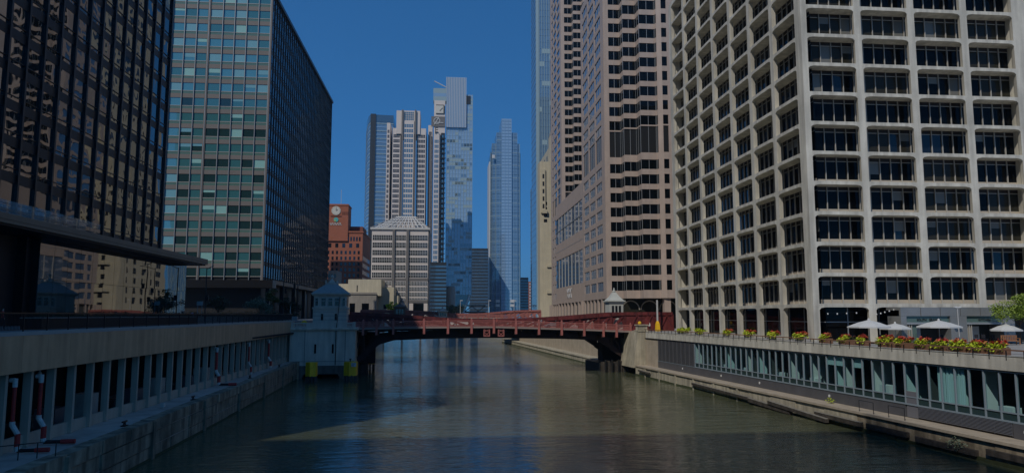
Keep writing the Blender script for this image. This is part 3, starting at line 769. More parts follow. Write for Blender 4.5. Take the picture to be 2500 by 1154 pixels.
# truss bars
b=MB(); za=zt+1; zb=zc(523); xa_,xb_=x0+(960-904)*sx,x0+(1012-904)*sx
def bar(p,q,r=.28): b.tube(p,q,r,5)
for (yy,yt_) in ((Y-.4,Y+11),(Y+34.4,Y+23)):
    for k in range(12):
        f=k/11; xb0=x0+(x1-x0)*f; xt=xa_+(xb_-xa_)*f; bar((xb0,yy,za),(xt,yt_,zb))
    for j in (.25,.5,.75):
        bar((x0+(xa_-x0)*j,yy+(yt_-yy)*j,za+(zb-za)*j),(x1+(xb_-x1)*j,yy+(yt_-yy)*j,za+(zb-za)*j))
for k in range(7):
    f=k/6; y0=Y-.4+34.8*f; yt_=Y+11+12*f
    bar((x0,y0,za),(xa_,yt_,zb)); bar((x1,y0,za),(xb_,yt_,zb))
for yy in (Y+11,Y+23): bar((xa_,yy,zb),(xb_,yy,zb),.45)
bar((xa_,Y+11,zb),(xa_,Y+23,zb),.4); bar((xb_,Y+11,zb),(xb_,Y+23,zb),.4)
T.mesh('pyramid_truss','white_metal',b)
T.mesh('inner_gable','white_wall',MB().prism([(x0+(962-904)*sx,za),(x0+(1010-904)*sx,za),(xb_,zb-1),(xa_,zb-1)],Y+12,Y+22,'y'))
# ================================================================== red brick building with clock tower
Y=470
x0,x1,_,zt=PXr(790,886,566,700,Y)
T=Thing('brick_clock_building','red brick building with square clock tower left of the white truss building','building',(x0,Y,9.8))
T.box('wall','red_brick',x0,x1,Y,Y+46,9.8,zt)
xa,xb,_,za=PXr(838,886,553,600,Y+8); T.box('roof_house','red_brick_dark',xa,xb,Y+8,Y+30,zt,za)
T.box('cornice','red_brick',x0-.5,x1+.5,Y-.5,Y+46.5,zt-.6,zt+.5)
xa,xb,_,zb=PXr(797,851,498,600,Y-1); T.box('tower','red_brick',xa,xb,Y-1,Y+13,zt-6,zb)
T.box('tower_cornice','red_brick',xa-.3,xb+.3,Y-1.3,Y+13.3,zb-1.2,zb-.4)
for k in range(4): T.box('corbel','red_brick_dark',YP(836+4*k,500,Y-1)[0],YP(838+4*k,500,Y-1)[0],Y-1.25,Y-1,YP(836,524,Y)[2],YP(836,517,Y)[2])
c=YP(820.5,514,Y-1.2); b=MB(); R0=2.9
b.tube((c[0],Y-1.02,c[2]),(c[0],Y-1.35,c[2]),R0,28); cf=T.mesh('clock_face','clock_white',b)
b=MB(); b.beam((c[0],c[2]),(c[0]+.1,c[2]+1.9),.22,Y-1.5,Y-1.37); b.beam((c[0],c[2]),(c[0]+1.1,c[2]+.5),.26,Y-1.5,Y-1.37); T.mesh('clock_hand','ink',b,parent=cf)
for k in range(12): a=k*math.pi/6; T.mesh('hour_mark','ink',MB().beam((c[0]+2.2*math.sin(a),c[2]+2.2*math.cos(a)),(c[0]+2.6*math.sin(a),c[2]+2.6*math.cos(a)),.18,Y-1.45,Y-1.36),parent=cf)
T.box('clock_sill','red_brick_dark',c[0]-3.4,c[0]+3.4,Y-1.4,Y-1,YP(820,527,Y-1)[2]-.2,YP(820,527,Y-1)[2]+.2)
c=YP(820.5,536,Y-1.2); b=MB(); b.tube((c[0],Y-1.02,c[2]),(c[0],Y-1.3,c[2]),1.5,16); lg=T.mesh('round_logo','sign_teal',b)
T.mesh('logo_mark','sign_lime',MB().prism([(c[0]-1.3,c[2]-.3),(c[0]-.2,c[2]+.2),(c[0]-.1,c[2]-1.3),(c[0]-.7,c[2]-1.2)],Y-1.4,Y-1.31,'y'),parent=lg)
b=MB(); xs=YP(806,545,Y-1.2)[0]; xe=YP(834,545,Y-1.2)[0]; zl=YP(815,547,Y-1.2)[2]
for k in range(9):
    xx=xs+(xe-xs)*k/9; b.box(xx,xx+.3,Y-1.25,Y-1.02,zl-.6,zl+.9)
    if k%2: b.box(xx,xx+.75,Y-1.25,Y-1.02,zl+.55,zl+.9)
    else: b.box(xx,xx+.75,Y-1.25,Y-1.02,zl-.6,zl-.25)
T.mesh('sign_lettering','sign_white',b)
rows=[(578,588,12,.5),(594,604,5,.4)]+[(612+14*k,620+14*k,8,.42) for k in range(6)]
for (ya,yb,n,wf) in rows:
    za,zb=YP(850,yb,Y)[2],YP(850,ya,Y)[2]
    for j in range(n):
        xx=x0+1+(x1-x0-2)*(j+.5)/n; hw=(x1-x0)/n*wf*.5; T.box('window','far_window',xx-hw,xx+hw,Y-.08,Y+.1,za,zb)
for k in range(8):
    for j in range(8): T.box('side_window','far_window',x1-.05,x1+.06,Y+3+5.3*j,Y+5.4+5.3*j,14+4.6*k,16.6+4.6*k)
T.mesh('flag_pole','white_metal',MB().tube((c[0]+2,Y+5,60),(c[0]+2,Y+5,YP(827,460,Y)[2]),.14,6))
# ================================================================== low cream stone building 
Y=348
x0,x1,_,zt=PXr(835,935,681,770,Y)
T=Thing('low_cream_building','low cream stone building with grey base behind the left bridge tower','building',(x0,Y,9.8))
xa=YP(848,690,Y)[0]; zm=YP(900,716,Y)[2]
T.box('upper_wall','cream_stone',xa,x1-1,Y+3,Y+40,zm-1,zt)
T.box('upper_wall','cream_stone',YP(800,690,Y)[0],xa,Y+6,Y+40,zm-1,YP(830,691,Y)[2])
T.box('grey_base','stone_grey',x0-4,x1-3,Y,Y+40,9.8,zm)
T.mesh('base_cornice','stone_grey',MB().box(x0-4.3,x1-2.7,Y-.4,Y+.2,zm-.4,zm+.5))
for (pa,pb) in ((853,866),(883,900)):
    a=YP(pa,760,Y)[0]; c_=YP(pb,760,Y)[0]; T.box('doorway','dark_glass',a,c_,Y-.15,Y+.1,9.8,YP(pa,740,Y)[2])
xa,xb,_,zb=PXr(922,964,702,770,Y+14); T.box('wing_wall','cream_stone',xa,xb,Y+8,Y+40,9.8,zb)
T.box('wing_wall','cream_stone',xb-.5,xb+2,Y+10,Y+40,9.8,zb-4)
a=YP(941,748,Y+8); T.box('window','far_window',a[0]-.9,a[0]+.9,Y+7.9,Y+8.1,a[2]-1,a[2]+1)
T.box('slot_window','far_window',YP(872,700,Y+3)[0]-.2,YP(872,700,Y+3)[0]+.2,Y+2.9,Y+3.1,zm+1,zm+4)
# pinkish old wall sliver between the slab and the brick building
far_block('weathered_stone_block','narrow weathered stone block left of the brick clock building',798,822,660,420,20,'stone_grey',6,3,'far_window',zb=9.8)
far_block('dark_glass_annex','dark blue glass annex right of the white truss building',1046,1090,640,480,30,'dark_tower',14,0,'blue_glass_b',zb=9)
# storage tank
p=YP(1083,745,560); q=YP(1112,700,560)
single('steel_tank','silo_steel',MB().lathe((p[0]+q[0])/2,560,[((q[0]-p[0])/2,8),((q[0]-p[0])/2,q[2]),((q[0]-p[0])/2-.5,q[2]+.5)],28),'plain grey cylindrical steel tank at the foot of the tapered glass tower','tank',((p[0]+q[0])/2,560,8))

T=Thing('added_shading_tower','unseen tower added behind the grey and teal slab to shade the brick building','building',(-125,350,9.8))  # unseen; added to cast shade on the brick clock building
T.box('wall','shade_tower',-125,-86,350,400,9.8,132)
for k in range(28): T.box('window_row','dark_glass_blue',-125.1,-85.9,349.9,400.1,14+4.2*k,16.5+4.2*k)
# ================================================================== bascule bridges
def lerp(tab,t):
    if t<=tab[0][0]: return tab[0][1]
    for (a,za),(b,zb) in zip(tab,tab[1:]):
        if t<=b: return za+(zb-za)*(t-a)/(b-a)
    return tab[-1][1]
def bridge(name,label,s0,s1,TC,deck,top,bot,pts,tA,tB,red,rail,low,overhang=3.2,rails=True,lock=True):
    T=Thing(name,label,'bridge',(TC,(s0+s1)/2,0),river=True)
    n=24; ts_=[tA+(tB-tA)*k/n for k in range(n+1)]
    b=MB()
    prof=[(t,lerp(deck,t)) for t in ts_]+[(t,lerp(deck,t)-.45) for t in reversed(ts_)]
    T.mesh('deck','asphalt',b.prism(prof,s0-overhang+.3,s1+overhang-.3,'y'))
    prof=[(t,lerp(deck,t)+.06) for t in ts_]+[(t,lerp(deck,t)-.22) for t in reversed(ts_)]
    for (a,c) in ((s0-overhang,s0-overhang+.28),(s1+overhang-.28,s1+overhang)): T.mesh('sidewalk_edge','bridge_lock',MB().prism(prof,a,c,'y'))
    for sa in (s0,s1):
        b=MB(); 
        for a,c in zip(pts,pts[1:]): b.beam((a-.1,lerp(top,a)),(c+.1,lerp(top,c)),.62,sa,sa+.7)
        T.mesh('top_chord',red,b)
        bp=[p for p in pts if tA-.5<=p<=tB+.5]
        b=MB()
        for a,c in zip(bp,bp[1:]):
            b.beam((a-.12,lerp(bot,a)),(c+.12,lerp(bot,c)),.95,sa,sa+.75)
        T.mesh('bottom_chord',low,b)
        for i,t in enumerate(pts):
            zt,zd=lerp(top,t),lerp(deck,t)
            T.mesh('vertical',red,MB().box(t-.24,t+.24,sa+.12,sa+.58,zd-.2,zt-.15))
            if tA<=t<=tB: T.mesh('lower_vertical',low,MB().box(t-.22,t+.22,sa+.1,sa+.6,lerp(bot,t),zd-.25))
        for i,(a,c) in enumerate(zip(pts,pts[1:])):
            m=(a+c)/2
            up=(a+c)/2<TC
            p,q=((a,lerp(deck,a)),(c,lerp(top,c))) if not up else ((a,lerp(top,a)),(c,lerp(deck,c)))
            T.mesh('diagonal',red,MB().beam(p,q,.40,sa+.16,sa+.54))
            if lerp(top,m)-lerp(deck,m)>1.9:   # web plate with an arched opening
                zt_,zd_=lerp(top,m),lerp(deck,m); b=MB(); k=8; w_=(c-a)*.36
                arc=[(m-w_*math.cos(math.pi*j/k), zd_+.55+(zt_-zd_-1.25)*math.sin(math.pi*j/k)) for j in range(k+1)]
                outer=[(a,zd_+.55),(a,zt_)]+[(a+(c-a)*j/(k-2),lerp(top,a+(c-a)*j/(k-2))) for j in range(1,k-2)]+[(c,zt_),(c,zd_+.55)]
                for j in range(k): b.poly([(outer[j][0],sa+.3,outer[j][1]),(outer[j+1][0],sa+.3,outer[j+1][1]),(arc[j+1][0],sa+.3,arc[j+1][1]),(arc[j][0],sa+.3,arc[j][1])])
                T.mesh('web_plate',red,b)
            if -5<a and c<43.5:
                for (h0,h1) in ((0,.62),(.80,1.0)):
                    q0=[lerp(bot,u)+(lerp(deck,u)-.4-lerp(bot,u))*h for u,h in ((a,h0),(c,h0),(c,h1),(a,h1))]
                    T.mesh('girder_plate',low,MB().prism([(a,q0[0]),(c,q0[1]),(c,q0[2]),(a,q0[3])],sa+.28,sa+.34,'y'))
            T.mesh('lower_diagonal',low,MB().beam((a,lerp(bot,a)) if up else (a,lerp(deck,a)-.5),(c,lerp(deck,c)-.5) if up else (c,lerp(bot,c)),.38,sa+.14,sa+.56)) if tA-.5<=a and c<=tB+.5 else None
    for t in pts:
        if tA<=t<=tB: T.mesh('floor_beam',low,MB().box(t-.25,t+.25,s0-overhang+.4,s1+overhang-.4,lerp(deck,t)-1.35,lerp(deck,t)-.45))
    if rails:
        for (sr,sg) in ((s0-overhang,-1),(s1+overhang,1)):
            for t in pts:
                if tA<=t<=tB:
                    z=lerp(deck,t); T.mesh('bracket',rail,MB().box(t-.20,t+.20,sr-.16,sr+.12,z-1.25,z+1.32)); T.mesh('post_cap',rail,MB().lathe(t,sr,[(.16,z+1.32),(.2,z+1.45),(.02,z+1.6)],8))
            prs=[p for p in pts if tA<=p<=tB]
            b=MB(); b2=MB()
            for a,c in zip(prs,prs[1:]):
                b.beam((a,lerp(deck,a)+1.15),(c,lerp(deck,c)+1.15),.13,sr-.08,sr+.08); b2.beam((a,lerp(deck,a)+.92),(c,lerp(deck,c)+.92),.07,sr-.05,sr+.05)
                b2.beam((a,lerp(deck,a)+.16),(c,lerp(deck,c)+.16),.08,sr-.05,sr+.05)
                inf=MB(); m_=18
                for j in range(m_):
                    u0,u1=a+.2+(c-a-.4)*j/m_,a+.2+(c-a-.4)*(j+1)/m_; za,zb=lerp(deck,u0),lerp(deck,u1)
                    inf.beam((u0,za+.16),(u1,zb+.92),.045,sr-.02,sr+.0); inf.beam((u0,za+.92),(u1,zb+.16),.045,sr+.0,sr+.02)
                T.mesh('lattice_panel',rail,inf,kind='stuff')
            T.mesh('top_rail',rail,b); T.mesh('mid_rail',rail,b2)
    if lock:
        for t in (TC-1.35,TC+1.35):
            z1=lerp(deck,t)-.5; z0=lerp(bot,t)-.1; b=MB(); s_=s0-overhang-.05; w_=.52
            for dx in (-w_,w_): b.box(t+dx-.08,t+dx+.08,s_-.1,s_+.1,z0,z1)
            b.box(t-w_,t+w_,s_-.1,s_+.1,z0,z0+.14); zz=(z0+z1)/2
            for (p,q) in (((t-w_,z1),(t+w_,zz+.2)),((t+w_,z1),(t-w_,zz+.2)),((t-w_,zz+.2),(t+w_,z0)),((t+w_,zz+.2),(t-w_,z0))): b.beam(p,q,.1,s_-.06,s_+.06)
            T.mesh('lock_frame','bridge_red_rail',b)
    return T
deck=[(-9,8.5),(5,8.75),(18.4,8.8),(34.5,8.3),(47,7.75),(56,7.6)]
top=[(-9.5,11.3),(-2.5,11.0),(5.1,10.45),(12,10.0),(18.4,9.85),(26,9.98),(34.5,10.42),(41,10.95),(45.3,11.25),(56,11.25)]
bot=[(-7,1.6),(-5.2,4.0),(-3.0,6.0),(0,6.8),(10,7.05),(18.4,7.1),(33,6.85),(39.6,6.5),(42.2,4.7),(46.6,1.5)]
pts=[18.4+s*d for s,dd in ((-1,(26.6,24.0,21.6,18.6,13.0,8.6,4.2)),) for d in dd]+[18.4]+[18.4+d for d in (4.2,8.6,13,17.4,21.2,23.8,26.6,31.4,36.4)]
T=bridge('bascule_bridge','dark red steel bascule bridge crossing the river in the middle distance',138,149,18.4,deck,top,bot,pts,-8.5,46.2,'bridge_red','bridge_red_rail','bridge_shade')
# solid web over the east approach
T.mesh('approach_plate','bridge_red',MB().box(45.2,55.2,138.2,138.5,7.7,11.1))
for k in range(3):
    a=46+3.1*k; T.mesh('stiffener','bridge_red',MB().beam((a,8),(a+1.5,11),.22,138.0,138.2).beam((a+1.5,11),(a+3,8),.22,138.0,138.2))
# bridge over the next street, farther upstream
deck2=[(-20,9.4),(15,10.0),(22,10.05),(45,9.6),(60,9.4)]
top2=[(-20,12.6),(2,12.5),(12,12.1),(22,11.2),(32,11.2),(45,12.4),(60,12.6)]
bot2=[(-20,3),(-2,4.5),(4,7),(22,8),(38,7),(46,4)]
pts2=[-12,-6,0,5,10,14,18,22,26,30,34,39,44,49,54]
bridge('bascule_bridge','farther pinkish red steel bridge at the next street upstream',266,277,22,deck2,top2,bot2,pts2,-4,47,'bridge_pink','bridge_pink','bridge_red',lock=False)
# dark rail bridge at the far bend
T=Thing('rail_bridge','dark double deck rail bridge far upstream under the blue towers','bridge',(10,640,0),river=True)
T.box('deck','dark_tower',-60,80,640,650,12.5,14.2); T.box('upper_deck','dark_tower',-60,80,640,650,18.6,19.8)
for k in range(24): T.mesh('diagonal','dark_tower',MB().beam((-60+5.8*k,14.2),(-54.2+5.8*k,18.6) if k%2 else (-54.2+5.8*k,14.2),.7,640,640.8) if k%2 else MB().beam((-60+5.8*k,18.6),(-54.2+5.8*k,14.2),.7,640,640.8))
for k in range(9): T.box('pier','dark_tower',-58+16*k,-56.5+16*k,641,649,0,12.5)

# ================================================================== west bridge pier and its tower
T=Thing('bridge_pier','blue grey concrete bridge pier with slit windows and balustrade at the left bank','pier',(-12.3,131,0),river=True)
b=MB().prism([(-17.95,2.2),(-6.75,2.2),(-6.75,8.3),(-17.95,8.3)],131.3,141,'y'); body=T.mesh('pier_wall','pier_concrete',b)
prof=[(-18.2,-1),(-16.2,-1),(-15.4,.75),(-9.6,.75),(-8.8,-1),(-6.5,-1),(-6.5,2.2),(-18.2,2.2)]
T.mesh('pier_base','pier_dark',MB().prism(prof,130.9,141.2,'y'))
T.mesh('cornice','pier_concrete',MB().prism([(130.95,8.3),(131.3,8.3),(141,8.3),(141,8.75),(130.85,8.75),(130.85,8.5)],-18.3,-6.4,'x'))
T.mesh('parapet','house_stone',MB().box(-15.2,-8.2,131.4,131.8,8.75,9.65).box(-17.9,-17.4,131.4,131.8,8.75,9.75).box(-7.3,-6.8,131.4,131.8,8.75,9.75).box(-8.2,-7.3,131.45,131.75,9.45,9.65).box(-17.4,-15.2,131.45,131.75,9.45,9.65))
for k in range(9): T.mesh('baluster','house_stone',MB().lathe(-17.2+.24*k,131.6,[(.07,8.75),(.1,8.95),(.06,9.15),(.07,9.45)],6))
for k in range(4): T.mesh('baluster','house_stone',MB().lathe(-8.05+.22*k,131.6,[(.07,8.75),(.1,8.95),(.06,9.15),(.07,9.45)],6))
for t in (-13.6,-10.6): T.box('slit_window','dark_glass',t-.16,t+.16,131.22,131.4,4.3,5.9)
for t in (-15.4,-8.5): T.box('wall_joint','house_joint',t-.04,t+.04,131.27,131.4,2.2,8.3)
T.box('wall_joint','house_joint',-17.9,-6.8,131.28,131.4,2.9,2.96)
T.mesh('drain_pipe','black_paint',MB().tube((-10.1,131.2,2.3),(-10.1,131.2,8.4),.07,6).tube((-10.05,131.2,8.8),(-9.7,132.9,14.2),.07,6))
T=Thing('bridge_tower_house','grey stone bridge tower house with hipped slate roof and finial on the left pier','bridge house',(-11.4,136,8.4),river=True)
x0,x1,y0,y1=-14.35,-8.45,133,139
T.box('lower_wall','house_stone',x0,x1,y0,y1,8.5,12.05)
T.box('upper_wall','house_stone',x0+.1,x1-.1,y0+.1,y1-.1,12.35,14.4)
T.mesh('string_course','house_stone',MB().box(x0-.15,x1+.15,y0-.15,y1+.15,12.05,12.35))
for z in (9.4,10.1,10.8,11.5): T.box('stone_joint','house_joint',x0-.005,x1+.005,y0-.012,y1,z,z+.05)
T.mesh('eave','house_stone',MB().frus((x0+x1)/2,(y0+y1)/2,14.4,14.7,(x1-x0)/2+.15,3.15,(x1-x0)/2+.38,3.4).box(x0-.38,x1+.38,y0-.38,y1+.38,14.7,14.85))
for k in range(6):
    f0,f1=k/6,(k+1)/6; hx=(x1-x0)/2+.3; A=lambda f:hx-(hx-.95)*f
    z0,z1=14.85+1.7*f0,14.85+1.7*f1; T.mesh('slate_course','roof_slate',MB().frus((x0+x1)/2,(y0+y1)/2,z0,z1+.03,A(f0),A(f0)+.02,A(f1)+.06,A(f1)+.08))
cx,cy_=(x0+x1)/2,(y0+y1)/2
T.mesh('crest','house_stone',MB().box(cx-1.1,cx+1.1,cy_-1.1,cy_+1.1,16.5,16.8).frus(cx,cy_,16.8,17.3,.55,.55,.25,.25))
T.mesh('finial','house_stone',MB().lathe(cx,cy_,[(.25,17.3),(.12,17.6),(.3,17.8),(.3,18.0),(.03,18.3)],10))
for dx in (-1,1): T.mesh('crest_horn','house_stone',MB().frus(cx+dx*1.0,cy_-1,16.8,17.3,.18,.18,.05,.05))
for k in range(5):
    t=x0+.6+(x1-x0-1.2)*k/4; hw=.36 if 0<k<4 else .22
    w=T.mesh('window','house_white',MB().box(t-hw-.09,t+hw+.09,y0+.02,y0+.12,12.5,12.6).box(t-hw-.09,t-hw,y0+.03,y0+.12,12.6,13.95).box(t+hw,t+hw+.09,y0+.03,y0+.12,12.6,13.95).box(t-hw,t+hw,y0+.03,y0+.12,13.45,13.53).box(t-hw-.09,t+hw+.09,y0+.02,y0+.12,13.95,14.03))
    T.mesh('pane','dark_glass_blue',MB().box(t-hw,t+hw,y0+.06,y0+.11,12.6,13.95),parent=w)
for k in range(3):
    s_=y0+1.2+1.7*k; T.box('side_window','dark_glass_blue',x1-.12,x1-.06,s_-.35,s_+.35,12.6,13.9)
for t in (-12.75,-10.35):
    w=T.mesh('window','house_white',MB().box(t-.27,t+.27,y0-.05,y0+.05,9.95,10.03).box(t-.27,t-.2,y0-.03,y0+.05,10.03,11.2).box(t+.2,t+.27,y0-.03,y0+.05,10.03,11.2))
    T.mesh('pane','dark_glass',MB().box(t-.2,t+.2,y0-.01,y0+.05,10.03,11.2),parent=w)
def small_house(label,t,s,z,w_,h,m,roofh,group=None,win='far_window'):
    T=Thing('bridge_tower_house',label,'bridge house',(t,s,z),river=True); a=w_/2
    T.mesh('wall',m,MB().box(t-a,t+a,s-a,s+a,z,z+h)); T.mesh('base_course',m,MB().box(t-a-.2,t+a+.2,s-a-.2,s+a+.2,z+h*.28,z+h*.36))
    T.mesh('eave',m,MB().box(t-a-.4,t+a+.4,s-a-.4,s+a+.4,z+h,z+h+.3)); T.mesh('eave_lower',m,MB().box(t-a-.15,t+a+.15,s-a-.15,s+a+.15,z+h-.35,z+h-.15))
    T.mesh('roof',m,MB().frus(t,s,z+h+.3,z+h+.3+roofh*.45,a+.15,a+.15,a*.62,a*.62).frus(t,s,z+h+.3+roofh*.45,z+h+.3+roofh,a*.62,a*.62,a*.22,a*.22))
    T.mesh('finial',m,MB().lathe(t,s,[(.3,z+h+.3+roofh),(.42,z+h+.5+roofh),(.15,z+h+.8+roofh),(.2,z+h+1.0+roofh),(.02,z+h+1.3+roofh)],8))
    for k in range(3): 
        x=t-a*.5+a*.5*k; T.box('window',win,x-a*.16,x+a*.16,s-a-.04,s-a+.05,z+h*.48,z+h*.86)
small_house('white bridge tower house with pointed bell roof behind the right bridge end',47.3,152.5,7.8,3.1,6.0,'house_white',1.8)
small_house('tiny white bridge tower house at the left end of the farther bridge',17.1,262,9.2,3.1,2.9,'house_white',.7)
small_house('small dark grey bridge tower house in front of the white truss building',1.8,262,9.2,3.9,4.4,'house_grey',1.0)
# fender dolphins: yellow caps on steel piles
def dolphin(t,s,label,r,sign=False,ztop=3.15,zlow=.85):
    T=Thing('fender_dolphin',label,'dolphin',(t,s,0),river=True,group='yellow fender dolphins')
    n=6; pr_=[(t+r*math.cos(math.pi*2*k/n+.35),s+r*math.sin(math.pi*2*k/n+.35)) for k in range(n)]
    T.mesh('yellow_cap','yellow_paint',MB().prism(pr_,zlow,ztop,'z'))
    for k in range(9):
        a=2*math.pi*k/9; T.mesh('pile','steel_pile',MB().tube((t+r*.8*math.cos(a),s+r*.8*math.sin(a),-1),(t+r*.8*math.cos(a),s+r*.8*math.sin(a),zlow+.1),.16,6))
    if sign:
        q=T.mesh('notice','sign_white',MB().box(t+.15,t+.95,s-r-.06,s-r-.02,ztop-.75,ztop-.1))
        b=MB()
        for k in range(3): b.box(t+.25,t+.85-.12*k,s-r-.08,s-r-.062,ztop-.28-.17*k,ztop-.22-.17*k)
        T.mesh('notice_text','ink',b,parent=q)
        T.mesh('mooring_post','black_paint',MB().lathe(t-.1,s,[(.1,ztop),(.1,ztop+.35),(.2,ztop+.4),(.2,ztop+.5)],8))
dolphin(-13.5,125.6,'plain yellow fender dolphin in front of the left bridge pier',1.0)
dolphin(-7.15,126.2,'yellow fender dolphin with white notice at the corner of the left bridge pier',1.2,True)
dolphin(-4.9,151,'dull yellow fender dolphin in shade beneath the bridge',1.2,False,3.4,1.1)
# east pier
T=Thing('bridge_abutment','tall tapered cream concrete abutment post with cap at the right bridge end','pier',(45.6,131,0),river=True)
T.mesh('shaft','quay_light',MB().prism([(43.7,1.3),(46.9,1.3),(46.75,7.9),(44.75,7.9)],129.6,137.5,'y'))
T.mesh('neck','quay_light',MB().box(44.7,46.8,129.5,132,7.9,8.15).box(44.95,46.6,129.8,131.6,8.15,9.0)); T.mesh('cap','quay_light',MB().box(44.8,46.9,129.6,131.9,9.0,9.2))
T.mesh('yellow_lamp','yellow_paint',MB().lathe(45.4,130.6,[(.2,9.2),(.32,9.35),(.32,9.65),(.1,9.8)],10))
T=Thing('timber_fender','black timber fender crib at the water under the right bridge end','fender',(43,143,0),river=True)
for k in range(9): T.box('plank','timber',39.9+.8*k,40.6+.8*k,136.6,138.0,-1,1.9+.25*math.sin(k*2.1))
T.box('crib','black_paint',40,47,137.9,150,-1,1.6)
for k in range(5): T.mesh('pile','black_paint',MB().tube((40.4+1.3*k,136.3,-1),(40.4+1.3*k,136.3,2.4),.2,7))
T=Thing('timber_fender','dark timber fender crib under the left bridge end','fender',(-6,145,0),river=True)
for k in range(7): T.box('plank','timber',-6.4,-5.0,141.5+1.3*k,142.7+1.3*k,-1,1.7+.2*math.sin(k*1.7))
T.box('crib','black_paint',-17,-6.5,141.3,152,-1,1.5)

for i,t in enumerate((3,14,25,36,46)):
    X,Yy=xy(t,279); T=Thing('lamp_post','pale street lamp on the farther bridge, '+['first','second','third','fourth','fifth'][i]+' from the left','lamp post',(X,Yy,9.6),group='lamps on the farther bridge')
    T.mesh('pole','white_metal',MB().tube((X,Yy,9.6),(X,Yy,16.5),.13,6,.08)); T.mesh('lamp_head','lamp_white',MB().box(X-.1,X+.9,Yy-.15,Yy+.15,16.4,16.6))

T=Thing('bridge_shade_wall','dark wall added as shade behind the right bridge arm','wall',(46,146,0),river=True)  # added dark boxes; they fill the gap behind the arm with shade
T.box('wall','bridge_shade',42.6,47.4,146,149.5,1.5,7.2); T.box('side_wall','bridge_shade',46.9,47.5,138.6,146,1.5,7.2)
T=Thing('bridge_shade_wall','dark wall added as shade behind the left bridge arm','wall',(-7,146,0),river=True)  # likewise added, as painted shade behind the left arm
T.box('wall','bridge_shade',-9,-3.6,146.5,149.5,1.5,7.6); T.box('side_wall','bridge_shade',-7.4,-6.9,141.2,146.5,1.5,7.6)
# ================================================================== east bank: glazed river rooms below the terrace
def TP(x,y,t):                                  # pixel -> (s, z) on a plane parallel to the river
    r=ray(x,y); k=t/(r[0]*CT+r[1]*ST); return ((-r[0]*ST+r[1]*CT)*k, CAM_H+r[2]*k)
WT=46.1; PW=1.51; S1=107.0
T=Thing('river_room_front','long low glass fronted river rooms under the white terrace parapet','building',(WT,107,1.8),river=True)
for k in range(20):
    a=128.6-5.6*k; T.box('parapet_panel','white_concrete',WT-.28,WT+.35,a-5.58,a,6.80,7.92)
T.box('parapet_drip','black_paint',WT-.05,WT+.3,17,128.6,6.70,6.80)
rr=random.Random(21)
NP=46
for k in range(NP+1):
    s=S1-PW*k; T.box('mullion','frame_alu',WT-.12,WT+.06,s-.06,s+.06,3.06,6.70)
for k in range(NP):
    s=S1-PW*k; 
    if 58.5<s-.7<60.6: 
        T.box('door','door_grey',WT-.06,WT+.02,s-PW+.07,s-.07,1.85,4.15); T.box('pane','clear_teal',WT-.02,WT-.005,s-PW+.07,s-.07,4.2,6.70); continue
    T.box('pane','clear_teal',WT-.02,WT-.005,s-PW+.06,s-.06,3.70,6.70)
    T.box('lower_pane','low_pane',WT-.03,WT-.005,s-PW+.06,s-.06,3.06,3.60)
T.box('sill_rail','frame_alu',WT-.14,WT+.05,S1-PW*NP,S1,2.93,3.06); T.box('mid_rail','frame_alu',WT-.10,WT+.03,S1-PW*NP,S1,3.60,3.70)
T.box('head_rail','frame_alu',WT-.10,WT+.03,S1-PW*NP,S1,6.62,6.70)
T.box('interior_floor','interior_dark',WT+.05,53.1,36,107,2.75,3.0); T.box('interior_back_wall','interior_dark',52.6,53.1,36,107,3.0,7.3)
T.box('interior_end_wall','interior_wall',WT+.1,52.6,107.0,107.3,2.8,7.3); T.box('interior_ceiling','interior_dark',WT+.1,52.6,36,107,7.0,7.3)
s=104.5
while s>40:
    d=rr.choice([1.2,2.0,2.8,3.6]); m=rr.choice(['interior_wall','curtain_teal','interior_wall','interior_dark'])
    T.box('partition',m,WT+.35,WT+.35+d,s-.1,s+.1,3.0,7.0); s-=rr.choice([1.51,3.02,4.53,4.53,6.04])
for (a,b_) in ((72.6,69.6),(67.9,66.6)): T.box('roller_blind','curtain_teal',WT+.12,WT+.16,b_,a,5.7,6.65)
cu=MB()
for k in range(24):
    s=56.4-.125*k; cu.box(WT+.2+.06*math.sin(k*1.9),WT+.26+.06*math.sin(k*1.9),s-.125,s,3.1,6.65)
T.mesh('curtain','curtain_teal',cu)
for s in (98,92,83.5,76,64,50,46.5):
    h=rr.uniform(.7,1.3); T.box('desk','interior_wall',WT+.6,WT+1.4,s-.7,s+.7,3.0,3.0+h)
for k in range(16):
    s=95-3.2*k; T.box('ceiling_lamp','lamp_white',WT+1.5,WT+2.8,s-.08,s+.08,6.9,6.95)
# dark louvre wall and tan panel at the bridge end
T.box('louvre_back','dark_panel',WT-.02,WT+.3,107.1,123,3.0,6.7)
b=MB()
for k in range(44): b.box(WT-.10,WT-.02,107.15,122.95,3.06+.082*k,3.10+.082*k)
for k in range(10): b.box(WT-.14,WT-.02,107.3+1.7*k,107.36+1.7*k,3.05,6.66)
T.mesh('louvre','louvre_grey',b,kind='stuff')
T.box('tan_panel','quay_tan',WT-.05,WT+.3,123.1,129.4,1.8,6.75); T.box('panel_head','timber',WT-.14,WT+.1,123.1,129.4,6.6,6.78)
T.box('louvre_sill','frame_alu',WT-.12,WT+.05,107.1,123,2.93,3.0)
for k in range(21):
    a=123-3.02*k
    if a-3<60.3: a1=60.25
    else: a1=a-2.99
    if a>60.4: T.box('base_panel','dark_panel',WT-.08,WT+.2,a1,a,1.82,2.92)
for s in (112,98,87,72): T.mesh('round_lamp','lamp_white',MB().prism([(s+.16*math.cos(2*math.pi*k/12),2.4+.16*math.sin(2*math.pi*k/12)) for k in range(12)],WT-.12,WT-.08,'x'))
for k in range(9): T.box('vent_slat','louvre_grey',WT-.14,WT+.02,48.7,58.6,1.95+.105*k,2.0+.105*k,rot=(0,.5,0))
